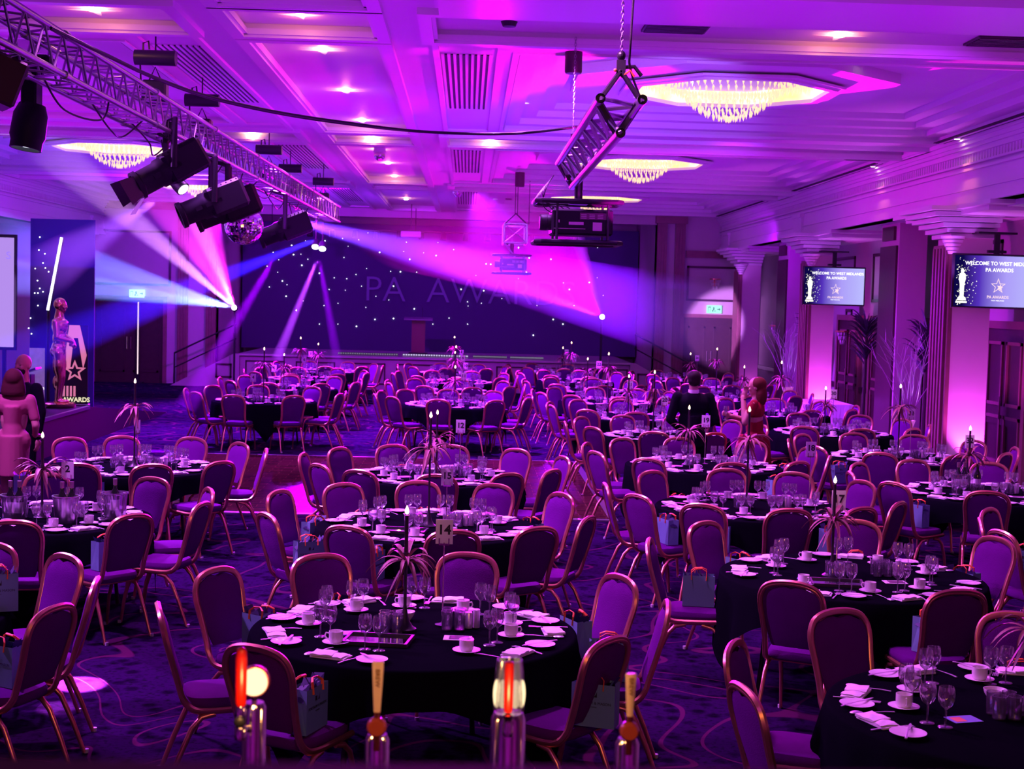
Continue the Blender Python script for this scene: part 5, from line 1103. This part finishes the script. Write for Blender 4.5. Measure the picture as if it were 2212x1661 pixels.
# ---------------------------------------------------------------- tableware
wg = MB().lathe([(.033, .0), (.031, .003), (.006, .006), (.0042, .015), (.004, .075), (.008, .083), (.026, .098), (.035, .118), (.0375, .14), (.034, .168), (.031, .182)], 18)
wg2 = MB().lathe([(.033, .0), (.006, .006), (.004, .075), (.026, .098), (.0375, .14), (.031, .182)], 10)
GL = wg.build('wine_glass', glass, None, 60)
tb = MB().lathe([(.0, .004), (.028, .004), (.028, 0), (.03, .004), (.033, .105), (.031, .105), (.027, .012), (0, .012)], 16); TB = tb.build('tumbler', glass, None, 40)
PLT = MB().lathe([(0, .006), (.045, .006), (.05, .009), (.078, .017), (.08, .019), (.077, .019), (.048, .012), (0, .01)], 28).build('side_plate', china, None, 60)
CUP = thing('coffee_cup', 'x', 'cup')
MB().lathe([(0, .004), (.026, .004), (.027, 0), (.031, .004), (.036, .012), (.0375, .03), (.0375, .062), (.035, .062), (.034, .02), (0, .012)], 22).build('bowl', china, CUP, 40)
MB().tube([(.036, 0, .05), (.052, 0, .053), (.058, 0, .038), (.05, 0, .022), (.036, 0, .02)], .0042, 6).build('handle', china, CUP, 60)
SAU = MB().lathe([(0, .004), (.03, .004), (.033, .006), (.07, .015), (.072, .017), (.069, .017), (.03, .01), (0, .008)], 26).build('saucer', china, None, 60)
def napkin():
    b = MB()
    # two-fold napkin: lower broad fold with an upper slanted fold
    def slab(x0, x1, y0, y1, z0, z1, rot=0, sag=.004, n=8):
        M = RZm(rot); vs = []; 
        for zz, top in ((z0, 0), (z1, 1)):
            for i in range(n+1):
                for j in range(n+1):
                    x = x0+(x1-x0)*i/n; y = y0+(y1-y0)*j/n; e = min(i, n-i, j, n-j)/n*2; vs.append((x, y, zz+(sag*(e-.5)*2+.0018*math.sin(i*1.3+j) if top else 0)))
        m_ = (n+1)**2; fs = []
        for i in range(n):
            for j in range(n): a = i*(n+1)+j; fs += [(a, a+1, a+n+2, a+n+1), (m_+a, m_+a+n+1, m_+a+n+2, m_+a+1)]
        for i in range(n):
            for a, c in ((i*(n+1), (i+1)*(n+1)), ((i+1)*(n+1)+n, i*(n+1)+n), (i+1, i), (n*(n+1)+i, n*(n+1)+i+1)): fs.append((a, c, m_+c, m_+a))
        b.add(vs, fs, M)
    slab(-.095, .095, -.05, .05, 0, .012); slab(-.095, .02, -.052, .05, .012, .026, .12); slab(-.01, .085, -.045, .048, .012, .019, -.1)
    return b
NAP = napkin().build('folded_napkin', linen, None, 50)
def cut(kind):
    b = MB()
    b.tube([(0, -.1, .003), (0, -.06, .005), (0, .0, .004), (0, .03, .003)], [.005, .0042, .0026, .0026], 6, flat=.5)
    if kind == 'knife': b.add([(-.003, .01, .003), (.006, .02, .003), (.008, .08, .003), (.002, .105, .003), (-.003, .09, .003)]+[(-.003, .01, .005), (.006, .02, .005), (.008, .08, .005), (.002, .105, .005), (-.003, .09, .005)], [(0, 1, 2, 3, 4), (9, 8, 7, 6, 5)]+[(i, (i+1) % 5, 5+(i+1) % 5, 5+i) for i in range(5)])
    elif kind == 'spoon': b.ell((0, .062, .006), (.017, .027, .005), None, 14, 8)
    else:
        b.box(-.011, .011, .03, .055, .002, .004)
        for k in range(4): b.box(-.011+k*.0062, -.0075+k*.0062, .055, .09, .003, .0045)
    b.v = [(x*1.3, y*1.15, z*1.2) for x, y, z in b.v]
    return b
KN = cut('knife').build('table_knife', steel, None, 50); SP = cut('spoon').build('dessert_spoon', steel, None, 50); FK = cut('fork').build('table_fork', steel, None, 50)
def bag():
    t = thing('gift_bag', 'x', 'gift bag'); w_, d_, h_ = .11, .05, .215; b = MB()
    P = lambda x, y, z: (x, y, z)
    v = [(-w_, -d_, 0), (w_, -d_, 0), (w_, d_, 0), (-w_, d_, 0), (-w_, -d_, h_), (w_, -d_, h_), (w_, d_, h_), (-w_, d_, h_), (-w_*.97, 0, h_*.98), (w_*.97, 0, h_*.98), (-w_*.99, 0, .07), (w_*.99, 0, .07)]
    v[8] = (-w_*.86, 0, h_); v[9] = (w_*.86, 0, h_)
    b.add(v, [(0, 1, 5, 4), (2, 3, 7, 6), (0, 3, 2, 1), (0, 4, 8, 10), (3, 10, 8, 7), (0, 10, 3), (1, 11, 9, 5), (2, 6, 9, 11), (1, 2, 11)]); b.build('paper_bag', bag_g, t)
    b = MB(); rr = random.Random(4)
    for k in range(9):
        x = -w_*.8+k*w_*.2; b.add([(x-.025, -d_*.7, h_-.06), (x+.02, -d_*.6, h_+rr.uniform(.0, .045)), (x+.03, d_*.6, h_+rr.uniform(-.01, .04)), (x-.02, d_*.7, h_-.05)], [(0, 1, 2, 3), (3, 2, 1, 0)])
    b.build('tissue_paper', bag_b, t)
    b = MB()
    for y in (-d_-.002, d_+.002):
        b.tube([(-.05, y, h_-.03), (-.052, y*.9, h_+.03), (-.02, y*.6, h_+.045), (.03, y*.6, h_+.04), (.052, y*.9, h_+.02), (.05, y, h_-.03)], .008, 5, flat=.4)
    b.build('ribbon_handles', orange, t)
    text('lettering', 'FORTNUM & MASON', .0195, ink, TR(0, -d_-.0015, .12) @ UPRIGHT, t, extrude=.0003); text('lettering', 'LONDON', .009, ink, TR(0, -d_-.0015, .10) @ UPRIGHT, t, extrude=.0003)
    b = MB(); b.box(-.022, -.006, -d_-.002, -d_-.0005, .15, .172); b.add([(.004, -d_-.002, .15), (.02, -d_-.002, .15), (.02, -d_-.002, .182), (.015, -d_-.002, .165)], [(0, 1, 2, 3)]); b.build('emblem', ink, t)
    return t
BAG = bag()
def stand(H_, m=None):
    t = thing('candle_stand', 'x', 'centrepiece'); zs = H_-.30
    MB().lathe([(0, 0), (.065, 0), (.066, .008), (.045, .022), (.028, .05), (.014, .1), (.009, .14), (.009, zs), (.02, zs+.02), (.016, zs+.05), (.0, zs+.05)], 16).build('stand_pole', black_m, t, 50)
    MB().tube([(0, 0, zs+.04), (0, 0, H_-.045)], [.0115, .010], 12).build('candle', wax, t, 50)
    MB().lathe([(0, 0), (.009, .006), (.012, .016), (.008, .032), (0, .05)], 10, TR(0, 0, H_-.04)).build('flame', flame_m, t, 60)
    rr = random.Random(int(H_*100)); b = MB()
    for i in range(26):
        a = 2*PI*i/26*1.0+rr.uniform(-.15, .15); l_ = rr.uniform(.17, .27); el = rr.choice((.9, .7, .45, .25, -.5)); wd = rr.uniform(.010, .016); rows = []
        for k in range(8):
            u = k/7; r = l_*(u*.98-.1*u*u if el > 0 else u*.45); z = zs+.0+l_*(el*1.25*u-(.85 if el > 0 else .2)*u*u); w_ = wd*math.sin(PI*min(1, .12+u*.88))**.7+.001
            px_, py_ = math.cos(a), math.sin(a); rows.append(((r*px_-w_*py_, r*py_+w_*px_, z+.003), (r*px_, r*py_, z-.002), (r*px_+w_*py_, r*py_-w_*px_, z+.003)))
        vs = [p for r_ in rows for p in r_]; b.add(vs, [(3*k+c, 3*k+c+1, 3*k+4+c, 3*k+3+c) for k in range(7) for c in (0, 1)])
    b.build('palm_leaves', leaf_m, t, 60); return t
STT, STS = stand(.915), stand(.68)
def numstand(t, num, pr):
    MB().lathe([(0, 0), (.04, 0), (.042, .006), (.01, .012), (.004, .02), (.004, .36), (0, .36)], 14).build('rod', chrome, t, 40)
    MB().box(-.03, -.024, -.008, .006, .35, .385).box(.024, .03, -.008, .006, .35, .385).box(-.03, .03, -.004, .004, .345, .355).build('clip', chrome, t)
    c = MB().box(-.048, .048, -.0015, .0015, .352, .49).build('card', paper_w, t)
    if num: text('numeral', str(num), .075, ink, TR(0, -.003, .43) @ UPRIGHT, c, extrude=.0006, bold=.0022)
SLT = thing('cruet', 'x', 'condiment'); MB().lathe([(0, 0), (.019, 0), (.019, .085), (.016, .09), (0, .09)], 18).build('shaker', steel, SLT, 40); MB().lathe([(0, 0), (.02, 0), (.02, .1), (.014, .103), (0, .103)], 18, TR(.046, .008, 0)).build('pepper_mill', steel, SLT, 40)
BWL = MB().lathe([(0, .003), (.025, .003), (.03, 0), (.05, .03), (.055, .05), (.052, .05), (.045, .03), (0, .012)], 22).build('sugar_bowl', china, None, 50)
def tray_m():
    t = thing('mirror_tray', 'x', 'tray'); MB().box(-.16, .16, -.1, .1, .0, .008).build('mirror', mat('tray_mirror', (.9, .9, .95), .04, metal=1), t); b = MB()
    for a in ((-.175, .175, -.115, -.1), (-.175, .175, .1, .115), (-.175, -.16, -.1, .1), (.16, .175, -.1, .1)): b.box(a[0], a[1], a[2], a[3], 0, .02)
    b.build('frame', black_m, t); return t
TRY = tray_m()
LFT = thing('printed_leaflet', 'x', 'leaflet'); MB().box(-.07, .07, -.05, .05, 0, .002).build('paper', mat('blue_print', (.25, .35, .7), .4), LFT); MB().box(-.055, .0, -.035, .03, .002, .003).build('orange_panel', mat('orange_print', (.9, .3, .15), .5), LFT)
PEN = None and MB().tube([(-.06, 0, .006), (.06, 0, .006)], .004, 6).build('pen', paper_w)
MENU = thing('menu_card', 'x', 'menu'); MB().box(-.075, .075, -.053, .053, 0, .003).build('card', paper_w, MENU); MB().box(-.045, .06, -.035, .04, .003, .0045).build('printed_photo', mat('dark_print', (.12, .04, .1), .5), MENU)

TABLETOP = None
def table_proto():
    t = thing('round_table', 'x', 'table'); MB().lathe([(0, .72), (.88, .72), (.89, .73), (.89, .742), (0, .748)], 48).build('tabletop', dark_wood, t, 40)
    for sx in (-1, 1):
        for sy in (-1, 1): MB().tube([(sx*.42, sy*.42, .72), (sx*.47, sy*.47, 0)], .016, 8).build('leg', blackmetal, t)
    return t
TBL = table_proto()
def cloth_data(seed, rot0=None):
    b = MB(); n = 144; rings = [(0, .756, 0), (.6, .756, 0), (.878, .756, 0), (.892, .754, 0), (.899, .745, 0)]; vs = []; rr = random.Random(seed); rot = rr.uniform(.55, 1.0) if rot0 is None else rot0; ph = rr.uniform(0, 6)
    for k in range(n):
        a = 2*PI*k/n; q = 1.075/max(abs(math.cos(a-rot)), abs(math.sin(a-rot))); drop = min(.735, q-.9)
        for r, z, _ in rings: vs.append((r*math.cos(a), r*math.sin(a), z))
        for j in range(1, 6):
            u = j/5; f = .018*u*math.sin(a*14+ph)+.012*u*math.sin(a*23+ph*2)+.03*u*max(0, (drop-.4))*math.sin(a*9); r = .902+.03*u+f; vs.append((r*math.cos(a), r*math.sin(a), .74-drop*u))
    m_ = len(rings)+5
    for k in range(n):
        l = (k+1) % n
        for j in range(m_-1): b.f.append((k*m_+j, l*m_+j, l*m_+j+1, k*m_+j+1)); b.mi.append(0)
    b.v = vs; return b.data('tablecloth', cloth_b, 60)
CLO = [cloth_data(0, .06), cloth_data(1), cloth_data(2), cloth_data(3, .95)]

# ---------------------------------------------------------------- laying out the tables
# x, y, number, seat angles, tall stand?, card offset, stand x offset
def even(n, off): return [off+360*i/n for i in range(n)]
TABLES = [
 (-.25, 7.85, 14, [-121, -43, -167, 151, 116, 79, 32, 1], 0),
 (2.6, 6.4, 16, [158, -165, 113, 72, 30], 0),
 (2.68, 9.68, 17, [-122, -79, 172, 127, 74, 26, -35], 0),
 (-3.42, 7.9, 3, [72, 44, 13, -20], 0),
 (-.27, 11.47, 15, [-148, 155, 127, 94, 69, 37, -23, -54, -111, -84], 1),
 (-3.40, 11.5, 2, [101, 61, 25, -11, -44, -80, -130, 145], 0),
 (-.28, 14.75, 12, [-149, 172, 142, 112, 83, 52, 18, -33, -60, -121, -90], 0),
 (2.66, 12.95, 18, [177, -150, 124, 90, 60, 30, -38, -62, -90, -120], 1),
 (-3.45, 14.95, 1, [133, 105, 76, 43, 15, -42, -69, -98, -150], 1),
 (5.45, 10.9, 0, [165, 192, 135, 220, 105], 0),
 (5.3, 14.3, 32, even(10, -75), 0), (2.75, 16.3, 19, even(10, -88), 0), (5.4, 17.6, 31, even(10, -80), 1), (2.78, 19.75, 20, even(10, -70), 1),
 (-3.45, 24.75, 4, [-178, -140, -103, -62, -20, 10, 60, 100, 140], 1), (-.2, 24.8, 11, [160, -165, -135, -100, -60, -20, 20, 60, 95, 130], 0), (5.42, 21.0, 30, even(10, -85), 0), (2.68, 23.1, 21, even(10, -92), 0), (5.35, 24.4, 29, even(9, -80), 1),
 (-3.4, 28.2, 5, even(9, -100), 0), (-.22, 28.3, 10, even(9, -75), 1), (2.62, 26.5, 22, even(10, -85), 1), (5.35, 27.8, 28, even(9, -90), 0),
 (-3.5, 31.6, 6, even(9, -95), 1), (-.24, 31.7, 9, even(9, -85), 0), (2.52, 29.9, 23, even(9, -80), 0), (5.4, 31.2, 27, even(9, -80), 1),
 (-3.4, 35, 7, even(9, -85), 0), (-.3, 35.6, 8, even(9, -95), 1), (2.55, 33.3, 24, even(9, -80), 1), (5.3, 34.6, 26, even(9, -90), 0), (2.35, 36.8, 25, even(9, -85), 0)]
CARD = {14: (960, 1145), 15: (966, 1028), 12: (995, 919), 17: (1812, 1078), 18: (1752, 968), 19: (1525, 908), 20: (1436, 864), 21: (1361, 831), 11: (1002, 812), 10: (1006, 790), 9: (1000, 774), 8: (997, 761), 4: (547, 815), 5: (592, 795), 6: (657, 777), 7: (671, 764), 1: (297, 920), 2: (146, 1013), 31: (1969, 893), 32: (2095, 952), 30: (1801, 850), 29: (1693, 820), 26: (1506, 773), 27: (1549, 787), 24: (1240, 774), 25: (1224, 760), 22: (1294, 787)}
POLE = {14: 884, 15: 931, 12: 945, 17: 1808, 18: 1618, 19: 1488, 20: 1411, 21: 1356, 11: 981, 10: 982, 9: 980, 8: 978, 4: 569, 5: 612, 6: 647, 7: 685, 1: 292, 2: 94, 31: 1942, 32: 2096, 30: 1781, 29: 1684, 28: 1604, 27: 1544, 26: 1487, 22: 1311, 23: 1266, 24: 1230, 25: 1212}
SECT = ['right', 'far right', 'farthest', 'far left', 'left', 'near left', 'nearest', 'near right']
def names(angs):
    sec = [int(((a % 360)+22.5)//45) % 8 for a in angs]; out = []
    for i, a in enumerate(angs):
        same = sorted([j for j in range(len(angs)) if sec[j] == sec[i]], key=lambda j: math.cos(math.radians(angs[j]))); nm = SECT[sec[i]]
        if len(same) > 1:
            k = same.index(i); nm += [' left-hand', ' right-hand'][k] if len(same) == 2 and sec[i] in (2, 6) else [' inner', ' outer'][k if sec[i] in (0, 1, 7) else 1-k] if len(same) == 2 else [' left-hand', ' middle', ' right-hand'][k] if len(same) == 3 else ' '+['outermost', 'outer', 'inner', 'innermost', 'last'][k]
        out.append(nm)
    return out
USED = set()
def put(src, loc, rz, label, group, cat=None):
    global C
    if src.name in USED:
        r = src.copy(); C.objects.link(r)
        for ch in KIDS.setdefault(src.name, [c for c in bpy.data.objects if c.parent == src]):
            c = ch.copy(); C.objects.link(c); c.parent = r
            for g in KIDS.setdefault(ch.name, [x for x in bpy.data.objects if x.parent == ch]):
                d = g.copy(); C.objects.link(d); d.parent = c
    else: USED.add(src.name); r = src; KIDS.setdefault(src.name, [c for c in bpy.data.objects if c.parent == src])
    r.location = loc; r.rotation_euler = (0, 0, rz); r['label'] = label; r['group'] = group
    if cat: r['category'] = cat
    return r
ZT = .758
n_glass = 0; far_glass = MB(); rnd = random.Random(21)
NW = dict(zip(range(33), 'zero one two three four five six seven eight nine ten eleven twelve thirteen fourteen fifteen sixteen seventeen eighteen nineteen twenty twenty-one twenty-two twenty-three twenty-four twenty-five twenty-six twenty-seven twenty-eight twenty-nine thirty thirty-one thirty-two'.split()))
CUT = {0: 'right edge table', 3: 'lower left edge table', 16: 'lower right corner table', 28: 'uncarded table beyond twenty-nine', 23: 'uncarded table beyond twenty-two'}
def tname(num): return CUT.get(num) or 'table '+NW[num]
for ti, (X, Y, num, angs, tall) in enumerate(TABLES):
    T = tname(num); far = Y > 21.5; vfar = Y > 27
    put(TBL, (X, Y, 0), rnd.uniform(0, 1.5), 'round banquet table under black cloth, %s' % (('the one with card '+NW[num]) if num not in (0, 3, 16, 28, 23) else {0: 'cut off at the right edge', 3: 'cut off at the lower left edge', 16: 'at the lower right corner', 28: 'without a card between twenty-nine and twenty-seven', 23: 'without a card between twenty-two and twenty-four'}[num]), 'round banquet tables')
    c = bpy.data.objects.new('tablecloth', CLO[0 if num in (14, 15, 12) else 1+ti % 3]); C.objects.link(c); c.location = (X, Y, 0); tag(c, 'black tablecloth draped over %s' % T, 'tablecloth', 'black tablecloths')
    SN = names(angs)
    for a, sn in zip(angs, SN):
        ar = math.radians(a+rnd.uniform(-2, 2)); r = 1.03+rnd.uniform(-.02, .05); cx, cy_ = X+r*math.cos(ar), Y+r*math.sin(ar)
        face = ar+PI/2+rnd.uniform(-.09, .09)
        put(CHF if vfar else CH, (cx, cy_, 0), face, 'gold framed banquet chair with purple fabric, %s seat of %s' % (sn, T), 'gold framed banquet chairs')
        def loc(x, y, z=ZT):   # place-setting frame: +y towards the table centre, seat at -y
            ca, sa = math.cos(ar), math.sin(ar); rr_ = -y; return (X+rr_*ca-x*sa, Y+rr_*sa+x*ca, z)
        rz = ar+PI/2
        # local x is to the diner's right
        sf = '%s place of %s' % (sn, T)
        put(NAP, loc(rnd.uniform(-.03, .03), -.76), rz+rnd.uniform(-.25, .25), 'white folded napkin, %s' % sf, 'folded white napkins', 'napkin')
        put(PLT, loc(.215, -.735), 0, 'white side plate, %s' % sf, 'white side plates', 'plate')
        s_ = put(SAU, loc(-.17+rnd.uniform(-.03, .03), -.53+rnd.uniform(-.03, .03)), 0, 'white saucer, %s' % sf, 'white saucers', 'saucer')
        put(CUP, (s_.location.x, s_.location.y, ZT+.009), rnd.uniform(0, 6.28), 'white coffee cup, %s' % sf, 'white coffee cups')
        if Y < 17:
            put(KN, (loc(.215, -.735)[0], loc(.215, -.735)[1], ZT+.018), rz+rnd.uniform(.9, 1.9), 'butter knife across the side plate, %s' % sf, 'butter knives', 'knife')
            if Y < 13.2:
                put(FK, loc(.105, -.74), rz+rnd.uniform(-.1, .1), 'steel fork, %s' % sf, 'steel forks', 'fork')
                put(SP, loc(-.125, -.72), rz+PI+rnd.uniform(-.3, .3), 'steel dessert spoon, %s' % sf, 'dessert spoons', 'spoon')
        if Y < 19 and rnd.random() < .5 and not (num == 14 and sn in ('near right', 'near left inner')):
            put(BAG, (cx+.02, cy_+.0, .499), face+rnd.choice((0, PI, PI/2, -PI/2))+rnd.uniform(-.3, .3), 'gift bag with orange ribbon, %s seat of %s' % (sn, T), 'gift bags on seats')
        gx, gy = .06+rnd.uniform(-.03, .03), -.545+rnd.uniform(-.02, .02)
        for k, (x, y) in enumerate(((gx, gy), (gx+.075, gy+.03+rnd.uniform(-.02, .02)))):
            p = loc(x, y)
            if n_glass < 296: put(GL, p, 0, 'stemmed wine glass, %s of the pair, %s' % (('left', 'right')[k], sf), 'stemmed wine glasses', 'glass'); n_glass += 1
            else: far_glass.add(wg2.v, wg2.f, TR(*p))
    # centre of the table
    dx = 0
    if num in POLE: dx = at(POLE[num], 900, Y).x-X; dx = max(-.3, min(.3, dx))
    put(STT if tall else STS, (X+dx, Y-.02, ZT), rnd.uniform(0, 6), '%s black stand with palm leaves and a lit black candle on %s' % ('tall' if tall else 'short', T), 'candle stands')
    if num in CARD:
        px, py = CARD[num]; Yc = Y+(.12 if num not in (14, 17, 32) else .1); p = at(px, py, Yc)
        top = p.z-.43-ZT
        t = thing('table_number', 'white card reading %s on a chrome rod' % NW[num], 'table number', (p.x, Yc, ZT), (1.2 if num == 1 else rnd.uniform(-.12, .12)), 'table number cards')
        numstand(t, num, None); t.scale = (1, 1, 1)
        for ch in [c_ for c_ in bpy.data.objects if c_.parent == t]:
            if ch.name.startswith('rod'):
                ch.scale = (1, 1, max(.3, (.36+top)/.36))
            else: ch.location.z += top
    k_t = 8 if Y < 13 else 6 if Y < 20 else 4
    if n_tumb_ok(Y):
        for k in range(k_t):
            a = rnd.uniform(0, 6.28); side = -1 if k < k_t/2 else 1; put(TB, (X+side*.17+(k % 2)*.07+.01, Y-.05+(k//2 % 2)*.075+.05*side, ZT), a, '%s %s tumbler of the %s cluster at the middle of %s' % ('far' if k//2 % 2 else 'near', 'right' if k % 2 else 'left', 'left' if side < 0 else 'right', T), 'tumblers at the middle of the tables', 'glass')
    if Y < 20:
        put(SLT, (X+.3, Y+.05, ZT), .3, 'pair of steel salt and pepper pots on %s' % T, 'salt and pepper pots')
        put(BWL, (X-.06, Y+.22, ZT), 0, 'white sugar bowl on %s' % T, 'white sugar bowls', 'bowl')
        put(MENU, (X+.24, Y-.2, ZT), rnd.uniform(-.4, .4), 'white menu card with a dark picture on %s' % T, 'menu cards')
        put(LFT, (X-.33, Y-.12, ZT), rnd.uniform(-.5, .5), 'blue leaflet with an orange panel on %s' % T, 'blue leaflets')
    if num in (14, 15, 17): put(TRY, (X-.18, Y-.3, ZT), -.15, 'black framed mirror tray on %s' % T, 'mirror trays')
if far_glass.v:
    o = far_glass.build('wine_glass', glass, None, 60); tag(o, 'distant stemmed wine glasses on the tables near the stage', 'glasses', None, 'stuff')
cz, sz = math.cos(1.25), math.sin(1.25); hx, hy = .06, .38
o = GL.copy(); C.objects.link(o); o.location = (wr.x+hx*cz-hy*sz, 18.2+hx*sz+hy*cz, 1.12); tag(o, 'stemmed wine glass held up by the person in the red dress', 'glass', 'stemmed wine glasses')
# ice buckets and bottles
def bucket(x, y, lab, bottles, clear=False, r=.1):
    t = thing('ice_bucket', lab, 'ice bucket', (x, y, ZT)); MB().lathe([(0, 0), (r*.8, 0), (r*.82, .01), (r, .2), (r+.008, .205), (r+.008, .215), (r-.004, .215), (r*.78, .012), (0, .012)], 24).build('bucket', glass if clear else mat('brushed_steel', (.7, .7, .72), .25, metal=1), t, 40)
    for i, (dx, dy, wh) in enumerate(bottles):
        b = thing('wine_bottle', '%s in the %s' % (wh, lab.replace(' at the left edge', '').replace('of small bottles ', '')), 'bottle', (x+dx, y+dy, ZT+.013), 0)
        MB().lathe([(0, 0), (.036, 0), (.037, .01), (.037, .18), (.03, .205), (.015, .235), (.0145, .3), (.0165, .3), (.0165, .31), (0, .31)], 18).build('bottle_glass', mat('dark_green_glass', (.01, .02, .012), .08, coat=.5), b, 40)
        MB().lathe([(.0376, .06), (.0376, .145)], 18).build('paper_label', paper_w, b); MB().lathe([(.0155, .26), (.0175, .31), (0, .312)], 14).build('foil_cap', mat('foil', (.4, .3, .3), .3, metal=.8), b)
bucket(-3.1, 11.25, 'steel ice bucket left of card two on table two', [(-.03, .0, 'red banded bottle'), (.04, .02, 'leaning dark bottle')])
bucket(-2.78, 11.5, 'clear ice bucket right of card two on table two', [(.0, .0, 'black topped bottle')], True)
bucket(-3.5, 11.25, 'clear bucket of small bottles at the left edge on table two', [(-.03, 0, 'small capped bottle'), (.04, 0, 'second small capped bottle')], True)
bucket(5.0, 14.2, 'clear ice bucket left of the stand on table thirty-two', [(-.03, 0, 'dark topped bottle'), (.04, .02, 'second dark topped bottle')], True)
bucket(5.75, 14.1, 'steel ice bucket right of the stand on table thirty-two', [(0, .0, 'white labelled bottle')])
for x, y, lab in ((5.22, 14.35, 'dark wine bottle with white label left of the stand on table thirty-two'), (5.55, 13.85, 'dark wine bottle with white label right of the stand on table thirty-two'), (1.1+1.45, 17.0, 'x')):
    if lab == 'x': continue
    b = thing('wine_bottle', lab, 'bottle', (x, y, ZT))
    MB().lathe([(0, 0), (.036, 0), (.037, .01), (.037, .18), (.03, .205), (.015, .235), (.0145, .3), (.0165, .3), (.0165, .31), (0, .31)], 18).build('bottle_glass', MATS['dark_green_glass'], b, 40); MB().lathe([(.0376, .06), (.0376, .145)], 18).build('paper_label', paper_w, b)
# the bags that stand out
put(BAG, (.68, 6.98, .499), -.35, 'gift bag with dark lettering facing out on the near right seat of table fourteen', 'gift bags on seats')
put(BAG, (-.72, 6.83, .499), 1.2, 'gift bag behind the backrest on the near left seat of table fourteen', 'gift bags on seats')
# crumpled napkins and a bag heaped on the table at the lower left edge
for k, (x, y) in enumerate(((-2.75, 8.0), (-2.68, 7.72), (-2.82, 7.5), (-2.9, 7.8))): put(NAP, (x, y, ZT+.02+.02*k), k*.8, 'extra white napkin, %s in the heap on the table cut off at lower left' % ('topmost', 'right one', 'near one', 'left one')[k], 'folded white napkins')
put(BAG, (-2.62, 8.12, ZT), .4, 'gift bag standing upon the table cut off at lower left', 'gift bags on seats')
